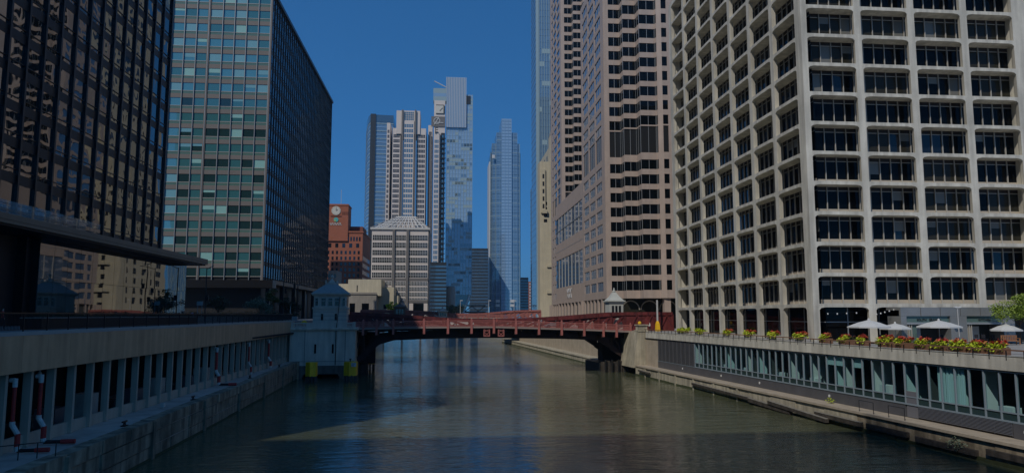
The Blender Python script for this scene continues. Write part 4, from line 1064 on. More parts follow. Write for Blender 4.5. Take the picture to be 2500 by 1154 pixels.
T.box('vent_back','black_paint',WT+.02,WT+.2,36,58.7,1.82,2.92)
for k in range(7): T.box('vent_post','louvre_grey',WT-.1,WT+.02,48.7+1.65*k,48.76+1.65*k,1.9,2.9)
T.box('base_panel','dark_panel',WT-.12,WT+.1,46.2,48.6,1.82,2.92); T.mesh('round_lamp','lamp_white',MB().prism([(47.5+.17*math.cos(2*math.pi*k/12),2.4+.17*math.sin(2*math.pi*k/12)) for k in range(12)],WT-.17,WT-.12,'x'))
for k in range(9): T.box('vent_slat','louvre_grey',WT-.14,WT+.02,38,46.1,1.95+.105*k,2.0+.105*k,rot=(0,.5,0))
# quay wall of the east bank
T=Thing('quay_wall','stained cream and grey concrete quay wall along the right bank','quay wall',(44.1,90,0),river=True)
for k in range(17):
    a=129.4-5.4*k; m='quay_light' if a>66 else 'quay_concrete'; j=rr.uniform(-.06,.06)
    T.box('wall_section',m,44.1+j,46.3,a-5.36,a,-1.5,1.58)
    T.box('coping',('quay_tan'),43.92,46.25,a-5.38,a,1.58,1.80)
    T.box('algae_band','algae',44.0+j,44.4,a-5.36,a,-1,.22+rr.uniform(-.05,.1))
for k in range(6): T.box('wall_rib','quay_light',43.95,44.2,124-7*k,124.4-7*k,-.5,1.5)
for (a,b_,z) in ((63,57.5,.75),(56.5,50,.6),(49,43,.9)): T.box('old_timber','timber',43.85,44.2,b_,a,z-.3,z+.15)
# loose fender timbers
def log(label,t,sa,za,sb,zb,w_=.42,h=.5):
    T=Thing('fender_timber',label,'timber',(t,(sa+sb)/2,0),river=True,group='broken fender timbers on the right quay')
    T.mesh('beam','timber',MB().prism([(sa,za-h/2),(sb,zb-h/2),(sb,zb+h/2),(sa,za+h/2)],t-w_,t+.05,'x'))
    T.mesh('weathered_top','timber_top',MB().prism([(sa,za+h/2),(sb,zb+h/2),(sb,zb+h/2+.05),(sa,za+h/2+.05)],t-w_-.03,t+.05,'x'))
log('short upper fender timber nearest the bridge end of the right quay',43.95,127,1.0,121.5,.9,.3,.25)
log('long straight fender timber along the middle of the right quay wall',43.95,103,.85,85,.62,.32,.3)
log('sagging fender timber dipping towards the water before the middle of the quay',43.7,85,.55,75.5,.25,.4,.42)
log('long dark fender timber slanting down to the nearest shadow on the quay',43.55,80,.85,68.5,.35,.36,.36)
log('thick fender timber stub lying low on the wall next to the shadow',43.9,71,.75,63.5,.7,.35,.38)
# terrace railing
T=Thing('terrace_railing','dark metal railing with flat brown top rail along the terrace parapet','railing',(45.8,90,7.9),river=True)
T.box('top_rail','planter_brown',45.72,45.92,20,129,8.30,8.40); T.box('mid_rail','black_paint',45.80,45.84,20,129,8.08,8.10); T.box('low_rail','black_paint',45.80,45.84,20,129,7.86,7.885)
for k in range(66): T.box('post','black_paint',45.79,45.86,128.6-1.6*k-.03,128.6-1.6*k+.03,7.6,8.31)
T=Thing('ledge_railing','thin black pipe railing on the quay ledge beside the grey door','railing',(44.3,60,1.8),river=True)
for k in range(4): T.mesh('post','black_paint',MB().tube((44.3,64.5-2.1*k,1.8),(44.3,64.5-2.1*k,2.85),.03,6))
T.mesh('top_rail','black_paint',MB().tube((44.3,64.5,2.85),(44.3,62.4,2.85),.03,6).tube((44.3,60.3,2.85),(44.3,58.2,2.85),.03,6))

# ================================================================== vegetation
def tree(label,x,y,z,h,r,leafm,n,size,trunk=.16,group=None,cat='tree',ch=.62,seed=1):
    rs=random.Random(seed); T=Thing('street_tree',label,cat,(x,y,z),group=group)
    tb=MB(); zt=z+h*(1-ch)
    tb.tube((x,y,z),(x+.05*h*.2,y,zt),trunk,8,trunk*.7)
    limbs=[]
    for k in range(7):
        a=2*math.pi*k/7+rs.uniform(-.3,.3); rr_=r*rs.uniform(.45,.75); zz=zt+h*ch*rs.uniform(.25,.75)
        q=(x+rr_*math.cos(a),y+rr_*math.sin(a),zz); tb.tube((x,y,zt-.1),q,trunk*.45,5,trunk*.1); limbs.append(q)
    limbs.append((x,y,z+h*.9)); tb.tube((x,y,zt-.1),limbs[-1],trunk*.6,5,trunk*.1)
    T.mesh('trunk','bark',tb)
    cl=MB()
    clumps=[(q[0]+rs.uniform(-.3,.3)*r,q[1]+rs.uniform(-.3,.3)*r,q[2]+rs.uniform(-.15,.15)*h*ch,r*rs.uniform(.26,.46)) for q in limbs for _ in range(3)]
    random.seed(seed)
    for i in range(n):
        c=rs.choice(clumps); 
        while True:
            dx,dy,dz=rs.uniform(-1,1),rs.uniform(-1,1),rs.uniform(-1,1)
            if dx*dx+dy*dy+dz*dz<1: break
        cl.leaf((c[0]+dx*c[3],c[1]+dy*c[3],c[2]+dz*c[3]*.8),size*rs.uniform(.7,1.3))
    T.mesh('crown',leafm,cl,kind='stuff')
def shrub_mesh(w_,d,h,n,size,seed):
    random.seed(seed); rs=random.Random(seed); b=MB(); cl=[(rs.uniform(-w_*.42,w_*.42),rs.uniform(-d*.35,d*.35),rs.uniform(.25,.6)*h,rs.uniform(.25,.42)*min(h,w_)) for _ in range(max(4,int(w_*5)))]
    for i in range(n):
        c=rs.choice(cl); b.leaf((c[0]+rs.gauss(0,.5)*c[3],c[1]+rs.gauss(0,.5)*c[3],max(.02,c[2]+rs.gauss(0,.5)*c[3])),size*rs.uniform(.6,1.3))
    return b
def planter(label,t,s,L,seed,lime=1.0,red=1.0,box='planter_brown',h=.55):
    T=Thing('flower_planter',label,'planter',(t,s,7.86),river=True,group='flower planters on the terrace')
    T.box('planter_box',box,t-.3,t+.3,s-L/2,s+L/2,7.87,7.87+h)
    for nm,m,nn,zz,hh,ww in (('lime_leaves','leaf_lime',int(330*L*lime),h-.30,.8,L*1.0),('green_leaves','leaf_green',int(90*L),h-.1,.6,L*.9),('red_flowers','flower_red',int(150*L*red),h+.12,.55,L*.9),('orange_flowers','flower_orange',int(60*L*red),h+.10,.5,L*.9)):
        if nn<5: continue
        b=shrub_mesh(ww,.62,hh,nn,.115,seed+len(nm)); me=b.data(nm,m); 
        T.put(nm,me,None,(-.22 if nm=='lime_leaves' else .08,0,zz),(0,0,math.pi/2),kind='stuff')
names=['left of the first parasol','below the first parasol','between the first and second parasol','left of the second parasol pole','right of the second parasol pole','before the left pavilion opening','below the third parasol','left of the thin lamp post','right of the thin lamp post','nearest the wooden bench']
for k in range(10):
    px=2018+46*k+rr.uniform(-8,8); s,_=TP(px,830,47.2); planter('red and lime flower planter '+names[k],47.2+rr.uniform(-.15,.15),s,2.0-.05*k+rr.uniform(-.4,.4),100+k,rr.uniform(.5,1.2),rr.uniform(.6,1.4))
for k,(px,L,nm,red) in enumerate(((1672,5.0,'long yellow green hedge planter at the far end of the terrace',.0),(1712,3.5,'shorter yellow green hedge planter next to the far hedge',.0),(1780,2.6,'flower planter at the fourth column from the white block corner',.6),(1833,2.4,'flower planter at the third column from the white block corner',1.2),(1888,2.6,'flower planter at the second column from the white block corner',.7),(1955,2.8,'flower planter right before the corner of the white block',1.1))):
    s,_=TP(px,805,47.6); planter(nm,47.6,s,L,200+k,1.2,red,box='granite_kerb')
p=YP(2490,800,75)
tree('bright green young tree at the right edge of the terrace',p[0],75,7.86,5.4,2.3,'leaf_tree',7500,.09,.09,seed=4)
# weeds on the quay
for k,(s,z) in enumerate(((70.6,1.8),)):
    random.seed(5); b=MB()
    for i in range(70):
        c=(45.2+random.gauss(0,.12),s+random.gauss(0,.25),1.8+random.uniform(.05,.6)); b.leaf(c,.09)
    single('weed_clump','leaf_lime',b,'small yellow weed growing on the right quay ledge','weed',(45.2,s,1.8),river=True)
random.seed(6); b=MB()
for i in range(160):
    c=(43.9+random.gauss(0,.12),52+random.gauss(0,.5),.9+random.gauss(0,.25)); b.leaf(c,.09)
single('weed_clump','leaf_grey',b,'pale weeds hanging on the shaded quay wall at the right edge','weed',(43.9,52,.4),river=True)

# ================================================================== terrace: pavilion, parasols, furniture
YF=78.6
def X_(px,Y=YF): return YP(px,790,Y)[0]
T=Thing('terrace_pavilion','grey steel clad pavilion with SOUTH BRANCH sign on the terrace','pavilion',(X_(2200),YF,7.86))
za,zb=8.0,YP(2300,750,YF)[2]; zf=YP(2300,771,YF)[2]
e=[2200,2214,2321,2361,2450,2478,2560]
for a,b_ in ((2200,2249),(2250,2297),(2298,2346),(2347,2395),(2396,2437),(2438,2560)): T.box('fascia_panel','pavilion_steel',X_(a)+.015,X_(b_)-.015,YF,YF+.3,zf,zb)
for a,b_ in ((2200,2214),(2321,2341),(2341.3,2361),(2450,2478)): T.box('clad_pier','pavilion_steel',X_(a),X_(b_),YF,YF+2.5,7.87,zf-.01)
T.box('roof','pavilion_steel',X_(2200),X_(2560),YF+.3,YF+2.7,zb-.3,zb-.02)
T.box('inner_wall','interior_dark',X_(2214),X_(2560),YF+2.3,YF+2.6,7.87,zf)
for a,b_,tx in ((2214,2321,'SOUTH   BRANCH'),(2361,2450,'KITCHEN')):
    T.box('sign_band','pavilion_glass',X_(a),X_(b_),YF+.25,YF+.3,zf-.72,zf)
    T.box('sign_ledge','mullion_grey',X_(a),X_(b_),YF+.1,YF+.3,zf-.95,zf-.72)
    me=text_mesh('sign_lettering',tx,.36,'ink'); cx=(X_(a)+X_(b_))/2
    T.at('sign_lettering',me,cx+(.2 if a<2300 else .1),YF+.2,zf-.45,(math.pi/2,0,0))
    for k in range(3): T.box('folding_door','mullion_white',X_(a)+.1+.28*k,X_(a)+.18+.28*k,YF+.2,YF+.9,7.9,zf-.95)
    T.box('menu_wall','cloth_white',X_(a)+1.7,X_(a)+2.9,YF+1.9,YF+2.28,8.2,zf-1.2)
T.box('door_glass','pavilion_glass',X_(2224),X_(2242),YF+.35,YF+.4,7.9,zf-1)
def parasol(label,px,Y,w_,ztop,zrim,seed):
    X=X_(px,Y); T=Thing('parasol',label,'parasol',(X,Y,7.86),group='white parasols on the terrace'); a=w_/2; n=8; b=MB()
    pr_=[(X+a*1.08*math.cos(math.pi/8+2*math.pi*k/n+.2),Y+a*1.08*math.sin(math.pi/8+2*math.pi*k/n+.2)) for k in range(n)]
    for k in range(n):
        p,q=pr_[k],pr_[(k+1)%n]; m1=((p[0]+X)/2,(p[1]+Y)/2,(zrim+ztop)/2+.07); m2=((q[0]+X)/2,(q[1]+Y)/2,(zrim+ztop)/2+.07)
        b.poly([(*p,zrim),(*q,zrim),m2,m1]); b.poly([m1,m2,(X,Y,ztop)]); b.poly([(*p,zrim-.14),(*q,zrim-.14),(*q,zrim),(*p,zrim)])
    T.mesh('canopy','canvas',b); T.mesh('pole','mullion_grey',MB().tube((X,Y,7.87),(X,Y,ztop+.12),.035,8)); T.mesh('top_cap','canvas',MB().lathe(X,Y,[(.14,ztop-.02),(.1,ztop+.12),(.02,ztop+.2)],8))
    rb=MB()
    for k in range(n): rb.tube((X,Y,ztop-.55),((pr_[k][0]+X)/2,(pr_[k][1]+Y)/2,(zrim+ztop)/2),.012,4)
    T.mesh('rib','mullion_grey',rb); T.box('base','cloth_dark',X-.35,X+.35,Y-.35,Y+.35,7.87,7.95)
parasol('wide white parasol left of the pavilion, leftmost on the terrace',2121,76.2,4.3,10.45,9.72,1)
parasol('white parasol half hidden behind the leftmost parasol',2185,77.6,3.2,10.05,9.5,2)
parasol('wide white parasol in front of the SOUTH BRANCH sign',2292,75.6,4.4,10.40,9.72,3)
parasol('white parasol beside the green tree at the right edge',2455,75.2,3.0,10.0,9.35,4)
for k,px in enumerate((2085,2110,2150,2172,2262,2300,2385,2402,2425)):
    X=X_(px,76.6); T=Thing('bistro_chair','dark bistro chair '+['under the leftmost parasol, left side','under the leftmost parasol, beside its pole','under the leftmost parasol, right side','right of the leftmost parasol','left of the second sign pier under the wide parasol','in front of the open left pavilion bay','left in the right pavilion bay','in the middle of the right pavilion bay','right in the right pavilion bay'][k],'chair',(X,76.6,7.86),group='bistro chairs on the terrace')
    T.box('seat','cloth_dark',X-.22,X+.22,76.4,76.84,8.28,8.33); T.box('backrest','cloth_dark',X-.22,X+.22,76.8,76.85,8.4,8.8)
    for dx in (-.19,.19):
        for dy in (-.17,.2): T.box('leg','cloth_dark',X+dx-.02,X+dx+.02,76.6+dy-.02,76.6+dy+.02,7.87,8.28)
X=X_(2457,72.5)
T=Thing('garden_bench','slatted wooden bench by the railing near the right edge','bench',(X,72.0,7.86))
for k in range(9): T.box('back_slat','wood',X-.8+.2*k-.05,X-.8+.2*k+.05,72.3,72.34,8.35,8.75)
T.box('back_rail','wood',X-.9,X+.9,72.28,72.36,8.75,8.85); T.box('back_rail','wood',X-.9,X+.9,72.28,72.36,8.27,8.35)
for k in range(4): T.box('seat_slat','wood',X-.9,X+.9,71.8+.13*k,71.91+.13*k,8.22,8.26)
for dx in (-.85,.85):
    for dy in (71.85,72.32): T.box('leg','wood',X+dx-.04,X+dx+.04,dy-.04,dy+.04,7.87,8.8 if dy>72 else 8.5)
    T.box('arm_rest','wood',X+dx-.05,X+dx+.05,71.8,72.34,8.5,8.55)
def lamp_post(label,X,Y,z,h,heads=2,m='white_metal',r=.05,name='lamp_post',group=None):
    T=Thing(name,label,'lamp post',(X,Y,z),group=group); T.mesh('pole',m,MB().tube((X,Y,z),(X,Y,z+h),r,8,r*.7))
    for k in range(heads):
        sg=-1 if k%2 else 1; T.mesh('lamp_head','lamp_white',MB().prism([(X+sg*.06,z+h-.04),(X+sg*.42,z+h+.02),(X+sg*.42,z+h+.12),(X+sg*.06,z+h+.12)],Y-.12,Y+.12,'y'))
lamp_post('thin white twin head lamp post in front of the pavilion',X_(2340,76.5),76.5,7.86,3.95)
T=Thing('string_lights','string of small white bulbs hanging left of the pavilion','string lights',(X_(2150,79.8),79.8,10.9))
w_=MB(); pa=[(2140,764),(2150,762),(2160,759),(2171,756),(2182,753),(2194,751)]; pb=[(2021,763),(2044,763),(2067,762),(2091,761)]
for L in (pa,pb):
    P=[YP(a,c,79.8) for a,c in L]
    for a,c in zip(P,P[1:]): w_.tube(a,c,.012,4)
    for a in P: T.mesh('bulb','lamp_white',MB().lathe(a[0],79.8,[(.02,a[2]-.02),(.085,a[2]-.1),(.07,a[2]-.18),(.01,a[2]-.22)],7))
T.mesh('wire','black_paint',w_)
# raised bridge gate and small terrace bits near the bridge
s_=136.2; t0=SP(1605,780,s_)
T=Thing('bridge_gate','raised white bridge gate arm on a yellow base at the right bridge end','barrier',(t0[0],s_,7.8),river=True)
T.mesh('yellow_base','yellow_paint',MB().frus(t0[0],s_,7.85,9.3,.42,.4,.32,.3).frus(t0[0],s_,9.3,9.8,.3,.3,.16,.16)); T.mesh('gate_arm','white_metal',MB().box(t0[0]-.14,t0[0]+.14,s_-.1,s_+.1,9.8,13.9))

T=Thing('quay_wall','pale low quay ledge along the right bank beyond the bridge','quay wall',(44,200,0),river=True)
for k in range(16):
    a=151+9*k; T.box('wall_section','quay_light',43.6+rr.uniform(-.05,.05),46.6,a,a+8.95,-1.5,1.15); T.box('coping','quay_light',43.4,46.5,a,a+8.96,1.15,1.4)
    T.box('algae_band','algae',43.5,44,a,a+8.95,-1,.2); T.box('upper_panel','quay_tan',46.3,46.6,a,a+8.9,1.4,7.4)
# ================================================================== west bank: arcade under the promenade
def FX(Y): return -25.45-.02*(Y-43)             # line of the fascia and columns
def QX(Y): return -21.9-.0405*(Y-43)            # quay edge
RZ=math.atan(.02); RQ=math.atan(.0405)
T=Thing('promenade_arcade','long bronze fascia carried by grey columns below the left promenade','arcade',(FX(88),88,2.88))
for k in range(38):
    y=133.2-2.9*k; T.at('fascia_panel',cube('bronze_panel'),FX(y-1.45)+.12,y-1.45,8.66,(0,0,RZ),(.24,2.88,2.2))
T.at('kerb','' and None or cube('granite_kerb'),FX(78)-.05,78,9.88,(0,0,RZ),(.62,110.6,.24))
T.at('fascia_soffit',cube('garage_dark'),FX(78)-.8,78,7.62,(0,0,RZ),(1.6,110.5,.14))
cm=MB().box(-.24,.24,-.14,.14,0,4.75).data('column','column_grey')
for k in range(33): 
    y=45.4+2.75*k
    if y<133: T.at('column',cm,FX(y)-.32,y,2.9,(0,0,RZ))
for k in range(5): y=45.4-2.75*(k+1); T.at('column',cm,FX(y)-.32,y,2.9,(0,0,RZ))
for k in range(22):
    y=131-5.2*k; T.at('low_wall',cube('column_grey'),FX(y)-.42,y,3.28,(0,0,RZ),(.22,5.17,.78))
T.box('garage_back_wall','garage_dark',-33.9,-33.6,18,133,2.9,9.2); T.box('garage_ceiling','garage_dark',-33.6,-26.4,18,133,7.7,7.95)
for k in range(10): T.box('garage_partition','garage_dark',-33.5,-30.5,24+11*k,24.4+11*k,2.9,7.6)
for k,(y,z) in enumerate(((54.6,6.9),(97,7.0),(103,6.9),(124,7.0))): T.mesh('garage_lamp','lamp_white',MB().lathe(-28.6,y,[(.03,z+.2),(.14,z),(.1,z-.12)],8))
for k in range(9): T.box('stored_crate',['garage_dark','dark_panel','quay_top'][k%3],-28.8,-27.4,50+4.6*k,51.8+4.6*k,2.9,3.9+.5*(k%3))
# quay wall of the west bank: two courses of blocks
T=Thing('quay_wall','weathered dark concrete block quay wall along the left bank','quay wall',(QX(88),88,0))
rq=random.Random(31)
for k in range(24):
    y=132.8-4.6*k
    if y<26: break
    for (z0,z1,d) in ((-1.5,.93,0),(1.02,2.0,.04),(2.09,2.92,.09)):
        L=4.48; j=rq.uniform(-.09,.07); T.at('wall_block',cube('quay_concrete'),QX(y-2.3)-.45+d+j,y-2.3,(z0+z1)/2,(0,0,RQ),(1.0,L,z1-z0))
    if k%3==1: T.at('buttress',cube('quay_concrete'),QX(y)+.10,y,.7,(0,0,RQ),(.35,.5,4.2))
    T.at('algae_band',cube('algae'),QX(y-2.3)-.4,y-2.3,-.3,(0,0,RQ),(1.02+.06,4.6,.85))
def cleat(label,x,y):
    T=Thing('mooring_cleat',label,'cleat',(x,y,2.9),group='mooring cleats on the left quay')
    T.mesh('base','black_paint',MB().box(x-.16,x+.16,y-.3,y+.3,2.9,2.97)); T.mesh('horn','black_paint',MB().lathe(x,y,[(.12,2.97),(.09,3.1),(.11,3.18)],8).tube((x,y-.38,3.22),(x,y+.38,3.22),.07,6))
for i,(y,l) in enumerate(((56.5,'black mooring cleat on the left quay nearest the viewer'),(73,'black mooring cleat on the left quay before the bend'),(97,'black mooring cleat on the left quay midway to the pier'),(117,'black mooring cleat on the left quay close to the pier'))): cleat(l,QX(y)-1.0,y)
single('service_box','pipe_white',MB().box(-24.9,-24.6,67.0,67.4,2.95,3.3).box(-24.85,-24.65,67.1,67.3,2.88,2.95),'small white service box on the left quay floor','box',(-24.75,67.2,2.88))
def pipe(label,y,L,big=1.0,out=True):
    x=FX(y)+.12; T=Thing('standpipe',label,'pipe',(x,y,2.88),group='red and white standpipes at the arcade columns'); r=.105*big
    T.mesh('upper_elbow','pipe_white',MB().tube((x-.3,y,7.15),(x,y,7.15),r*1.15,10).tube((x,y,7.25),(x,y,6.75),r*1.25,10))
    T.mesh('riser','pipe_red',MB().tube((x,y,6.8),(x,y,4.5),r,10))
    T.mesh('offset_joint','pipe_white',MB().tube((x,y,4.55),(x+.35,y,4.0),r*1.3,10).tube((x,y,4.75),(x,y,4.5),r*1.35,10))
    T.mesh('lower_band','pipe_red',MB().tube((x+.35,y,4.05),(x+.35,y,3.3),r*1.35,10))
    T.mesh('lower_elbow','pipe_white',MB().tube((x+.35,y,3.32),(x+.38,y,3.05),r*1.45,10))
    if out: T.mesh('hose_outlet','rubber_black',MB().tube((x+.38,y,3.08),(x+.38+L*.55,y+.1,3.08),r*.95,10)); T.mesh('outlet_cap','pipe_red',MB().tube((x+.38+L*.55,y+.1,3.08),(x+.38+L,y+.2,3.08),r*1.2,10))
pipe('red and white standpipe nearest the viewer at the left frame edge',45.9,1.7,1.1); pipe('red and white standpipe at the second arcade column',48.8,1.8,1.15)
pipe('thick white and red standpipe pair midway along the arcade',86.6,1.9,1.35); pipe('slim red standpipe between midway and the pier',101.5,1.2,1.0,False); pipe('bright red standpipe closest to the bridge pier',113.5,1.2,1.3,False)
T=Thing('quay_handrail','thin black stair handrail at the bottom left corner','railing',(-23.4,45,2.88))
for k in range(4): T.mesh('post','black_paint',MB().tube((-24.6+.75*k,43.4+.5*k,2.9),(-24.6+.75*k,43.4+.5*k,3.75),.03,6))
T.mesh('top_rail','black_paint',MB().tube((-25.4,42.9,3.2),(-24.6,43.4,3.75),.03,6).tube((-24.6,43.4,3.75),(-22.35,44.9,3.78),.03,6))
# promenade railing
T=Thing('promenade_railing','black picket railing along the edge of the left promenade','railing',(FX(88),88,9.9))
pk=MB()
for k in range(18): pk.box(-.012,.012,-1.3+.146*k-.012,-1.3+.146*k+.012,.1,1.08)
pk.box(-.02,.02,-1.36,1.36,1.05,1.10).box(-.015,.015,-1.36,1.36,.08,.12); pkm=pk.data('picket_panel','black_paint')
for k in range(37):
    y=132-2.75*k; T.at('post',cube('black_paint'),FX(y)-.1,y,10.5,(0,0,RZ),(.07,.07,1.2)); T.at('picket_panel',pkm,FX(y-1.37)-.1,y-1.37,10.0,(0,0,RZ),kind='stuff')
T.at('top_rail',cube('black_metal'),FX(82)-.1,82,11.12,(0,0,RZ),(.09,102,.05))
# planter walls and promenade furniture
T=Thing('promenade_planter_wall','long dark planter wall with pale stone top on the left promenade','planter',(-33,80,9.8))
T.box('wall','dark_spandrel',-34.2,-32.6,62,99,9.82,10.72); T.box('coping','granite_kerb',-34.3,-32.5,62,99,10.72,10.80)
b=MB(); random.seed(8)
for i in range(2600): b.leaf((random.uniform(-34.1,-32.9),random.uniform(62.5,98.5),10.8+abs(random.gauss(0,.16))),.11)
T.mesh('ground_cover','leaf_dark',b,kind='stuff')
T=Thing('promenade_planter_wall','pale stone planter wall below the trees near the left bridge pier','planter',(-38,150,9.8))
T.box('wall','granite_kerb',-52,-30,150,151,9.82,10.7)
b=MB(); random.seed(9)
for i in range(3200): b.leaf((random.uniform(-52,-30),random.uniform(150.4,153),10.6+abs(random.gauss(0,.45))),.16)
T.mesh('hedge','leaf_dark',b,kind='stuff')
def at_px(px,Y): return YP(px,768,Y)[0]
for i,(px,Y,h,r,m,n,l) in enumerate(((150,104,3.4,1.0,'leaf_dark',900,'small dark tree left of the tall dark promenade tree'),(240,108,5.8,2.0,'leaf_dark',2600,'tall dark tree in front of the lobby glass'),(292,112,3.2,1.8,'leaf_dark',800,'low spreading tree right of the tall dark promenade tree'),(336,116,4.4,1.6,'leaf_dark',900,'thin open tree in front of the pale lobby reflection'),(532,142,4.6,2.2,'leaf_dark',1500,'dark tree at the left of the black entrance recess'),(632,146,4.4,2.6,'leaf_grey',2400,'pale green spreading tree before the black entrance recess'),(664,150,6.2,1.5,'leaf_green',1500,'slim upright tree at the corner of the grey slab'),(695,152,4.5,1.6,'leaf_dark',1400,'dark tree behind the traffic signals'),(716,155,4.2,1.7,'leaf_dark',1500,'dark tree left of the bridge tower house'))):
    tree(l,at_px(px,Y),Y,9.8,h,r,m,n,.14,.10,seed=40+i,group='trees on the left promenade')
tree('lit yellow green tree behind the bridge in front of the cream wing',at_px(956,330),330,9.6,7,2.6,'leaf_lime',900,.35,.2,seed=61)
for i,(px,Y) in enumerate(((1088,500),(1104,505),(1121,498),(1072,495))): tree('distant dull green tree '+['left of the steel tank foot','in front of the steel tank','right of the steel tank','at the foot of the balcony turret'][i],at_px(px,Y),Y,8,9.5,4.5,'leaf_grey',900,.6,.3,seed=70+i,group='distant riverside trees')
def signal(label,px,Y,h,arm,heads):
    X=at_px(px,Y); T=Thing('traffic_signal',label,'traffic signal',(X,Y,9.8)); T.mesh('pole','black_paint',MB().tube((X,Y,9.8),(X,Y,9.8+h),.12,8,.08).tube((X,Y,9.8+h-.2),(X+arm,Y,9.8+h+.4),.06,6))
    for (dx,z) in heads: T.mesh('signal_head','black_paint',MB().box(X+dx-.2,X+dx+.2,Y-.2,Y+.2,z,z+1.0)); T.mesh('visor','black_paint',MB().box(X+dx-.15,X+dx+.15,Y-.4,Y-.2,z+.62,z+.86))
signal('tall black signal pole with arm right of the canopy tip',500,134,9.6,1.2,((.3,13.5),))
signal('black traffic signal pole with hanging heads left of the bridge tower',690,150,10.5,3.0,((.5,15.3),(2.2,16.2)))
signal('black signal pole with street lamp near the grey slab canopy',725,152,11.5,-1.5,((-.6,13.6),))
lamp_post('slim white bollard lamp at the end of the left fascia',at_px(709,134.5),134.5,9.8,2.9,0); lamp_post('slim white pole behind the yellow disc on the left pier',at_px(747,137),137,9.8,5.0,0)
X=at_px(487,128)
T=Thing('street_sign','grey street sign panel on a post right of the lobby glass','sign',(X,128,9.8)); T.mesh('post','mullion_grey',MB().tube((X-.35,128,9.8),(X-.35,128,13.2),.04,6).tube((X+.35,128,9.8),(X+.35,128,13.2),.04,6)); T.box('panel','mullion_grey',X-.5,X+.5,127.93,128,12.6,13.3)
c=SP(742.5,785,131.9)
single('yellow_marker','yellow_paint',MB().prism([(c[0]+.55*math.cos(math.pi*k/10),9.4+.62*math.sin(math.pi*k/10)) for k in range(11)],131.85,132.0,'y'),'yellow half round marker above the left pier balustrade','marker',(c[0],131.9,9.4),river=True)

# ================================================================== people, cars, bird
def person(label,x,y,z,face,top,bottom,hair='hair_dark',walk=.15,arm=.1,h=1.72,river=False):
    if river: x,y=xy(x,y)
    me=bpy.data.meshes.new('body'); k=h/1.72
    V=[(0,0,.93),(0,0,1.12),(0,.0,1.32),(0,0,1.46),(0,.02,1.54),(0,.01,1.62),(0,.0,1.70),
       (-.09,0,.88),(-.10,walk,.50),(-.10,walk*.6,.09),(-.10,walk*.6+.15,.04),
       (.09,0,.88),(.10,-walk*.6,.50),(.10,-walk*1.6,.12),(.10,-walk*1.6+.15,.04),
       (-.19,0,1.40),(-.24,-arm,1.14),(-.23,arm*.5,.90),(-.22,arm*.9,.82),
       (.19,0,1.40),(.24,arm,1.14),(.23,arm*2.2,.92),(.22,arm*2.7,.85)]
    E_=[(0,1),(1,2),(2,3),(3,4),(4,5),(5,6),(0,7),(7,8),(8,9),(9,10),(0,11),(11,12),(12,13),(13,14),(2,15),(15,16),(16,17),(17,18),(2,19),(19,20),(20,21),(21,22)]
    rad=[(.15,.11),(.13,.10),(.16,.11),(.07,.07),(.055,.06),(.085,.10),(.07,.085),(.10,.10),(.065,.07),(.045,.045),(.04,.03),(.10,.10),(.065,.07),(.045,.045),(.04,.03),(.065,.06),(.045,.045),(.035,.035),(.03,.025),(.065,.06),(.045,.045),(.035,.035),(.03,.025)]
    me.from_pydata([(a*k,b*k,c*k) for a,b,c in V],E_,[])
    o=bpy.data.objects.new('body',me); col.objects.link(o); m=o.modifiers.new('skin','SKIN'); 
    for i,r in enumerate(rad): me.skin_vertices[0].data[i].radius=(r[0]*k,r[1]*k)
    me.skin_vertices[0].data[0].use_root=True
    sb=o.modifiers.new('sub','SUBSURF'); sb.levels=1
    dg=bpy.context.evaluated_depsgraph_get(); dg.update(); m2=bpy.data.meshes.new_from_object(o.evaluated_get(dg)); bpy.data.objects.remove(o)
    m2.materials.clear()
    for q in (bottom,top,'skin',hair): m2.materials.append(MATS[q])
    for p in m2.polygons:
        c=p.center/k; p.use_smooth=True
        p.material_index=0 if c.z<.96 and abs(c.x)<.2 else (3 if c.z>1.66 or (c.z>1.58 and c.y<-.02) else (2 if c.z>1.50 or c.z<.92 else 1))
    o=bpy.data.objects.new('person',m2); col.objects.link(o); o.location=(x,y,z); o.rotation_euler[2]=face; o['label']=label; o['category']='person'
person('person in a light blue shirt walking right of the lobby glass',at_px(469,118),118,9.82,R(20),'cloth_blue','cloth_dark')
person('person in dark clothes bending forward beside the light blue shirt',at_px(448,118),118,9.82,R(-60),'cloth_dark','cloth_dark',walk=.05)
person('person in grey walking before the pale lobby reflection',at_px(424,116),116,9.82,R(170),'cloth_grey','cloth_dark')
person('dark haired person left of the walkers at the lobby',at_px(394,112),112,9.82,R(100),'cloth_dark','cloth_grey')
person('person in dark red at the left frame edge of the promenade',at_px(6,62),62,9.82,R(-80),'cloth_red','cloth_dark')
def tz(t): return lerp(deck,t)+.02
for (px,l,t1,t2,f) in ((1322,'person in grey standing at the right half of the bridge railing','cloth_grey','cloth_dark',10),(984,'pale shirted person on the shaded left end of the bridge','cloth_grey','cloth_dark',-90),(1586,'person in a white top at the right bridge end','cloth_white','cloth_dark',80),(1213,'person in orange red at the middle of the bridge','cloth_red','cloth_dark',90)):
    q=SP(px,785,136.2); person(l,q[0],136.2,tz(q[0]) if px<1580 else 7.86,R(f),t1,t2,river=True)
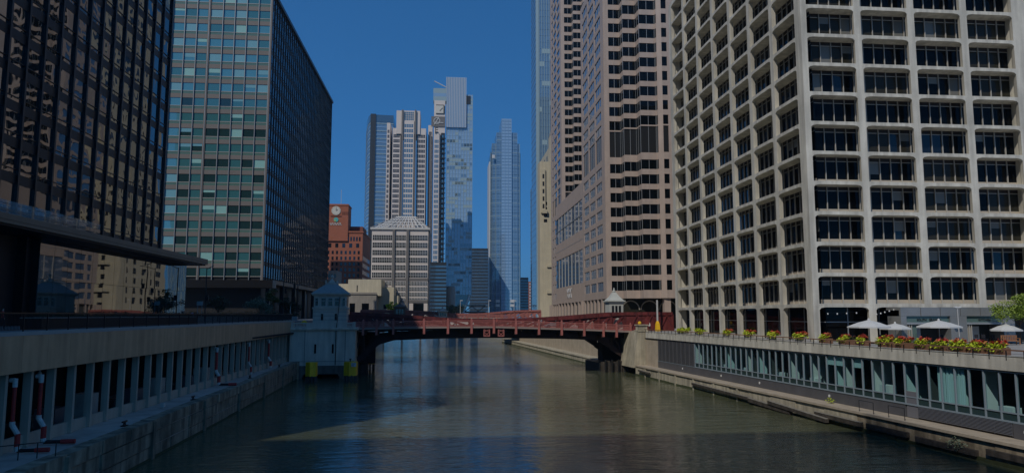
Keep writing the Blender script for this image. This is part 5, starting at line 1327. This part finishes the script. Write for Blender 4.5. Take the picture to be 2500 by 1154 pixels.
def car(label,t,s,z,paint,face=1):
    T=Thing('parked_car' if False else 'car',label,'car',(t,s,z),river=True); f=face
    body=[(-2.2,.35),(-2.25,.75),(-1.9,.95),(-1.1,1.02),(-.5,1.42),(.8,1.45),(1.5,1.05),(2.15,.92),(2.25,.6),(2.2,.32)]
    T.mesh('body',paint,MB().prism([(t+f*a,z+c) for a,c in body],s-.85,s+.85,'y'),norm=True)
    gl=[(-.95,1.03),(-.45,1.36),(.75,1.39),(1.35,1.05)]
    T.mesh('side_window','dark_glass',MB().prism([(t+f*a,z+c) for a,c in gl],s-.87,s-.85,'y'),norm=True)
    for a in (-1.4,1.4):
        w=T.mesh('wheel','rubber_black',MB().tube((t+f*a,s-.88,z+.32),(t+f*a,s-.62,z+.32),.33,16)); T.mesh('rim','mullion_grey',MB().tube((t+f*a,s-.90,z+.32),(t+f*a,s-.88,z+.32),.2,12),parent=w)
        w=T.mesh('wheel','rubber_black',MB().tube((t+f*a,s+.62,z+.32),(t+f*a,s+.88,z+.32),.33,16))
    T.mesh('headlight','lamp_white',MB().box(t+f*2.05-.1,t+f*2.05+.1,s-.8,s-.45,z+.7,z+.85)); T.mesh('taillight','cloth_red',MB().box(t-f*2.1-.1,t-f*2.1+.1,s-.8,s-.5,z+.72,z+.86))
q=SP(1128,788,140.6); car('white car driving on the left half of the bridge',q[0],140.8,tz(q[0]),'car_white',-1)
q=SP(1355,788,140.6); car('silver car driving on the right half of the bridge',q[0],140.8,tz(q[0]),'car_silver',1)
# bird over the water
p=YP(1264,886,120)
b=MB(); x,y,z=p
b.lathe(0,0,[(.02,-.32),(.09,-.15),(.11,.05),(.06,.2),(.05,.26),(.01,.34)],8); b.v=[(v[0],v[2],v[1]) for v in b.v]
for sg in (-1,1): b.poly([(0,.12,.03),(sg*.35,.2,.22),(sg*.72,.02,.42 if sg>0 else .1),(sg*.36,-.08,.2),(0,-.12,.03)])
b.poly([(-.05,-.28,0),(.05,-.28,0),(.1,-.5,.01),(-.1,-.5,.01)])
b.v=[(v[0]+x,v[1]+y,v[2]+z) for v in b.v]
single('bird','bird_dark',b,'dark bird flying low over the middle of the river','bird',p)

# ================================================================== the air over the city
hm=bpy.data.materials.new('haze_air'); hm.use_nodes=True; hn=hm.node_tree.nodes; hn.remove(hn['Principled BSDF'])
pv=hn.new('ShaderNodeVolumePrincipled'); pv.inputs['Color'].default_value=(.50,.80,1,1); pv.inputs['Density'].default_value=.00012; pv.inputs['Anisotropy'].default_value=.2
hm.node_tree.links.new(pv.outputs[0],hn['Material Output'].inputs['Volume']); MATS['haze_air']=hm
single('haze','haze_air',MB().box(-3600,3600,-270,6100,-4,300),None,None,(0,0,-4),kind='stuff')
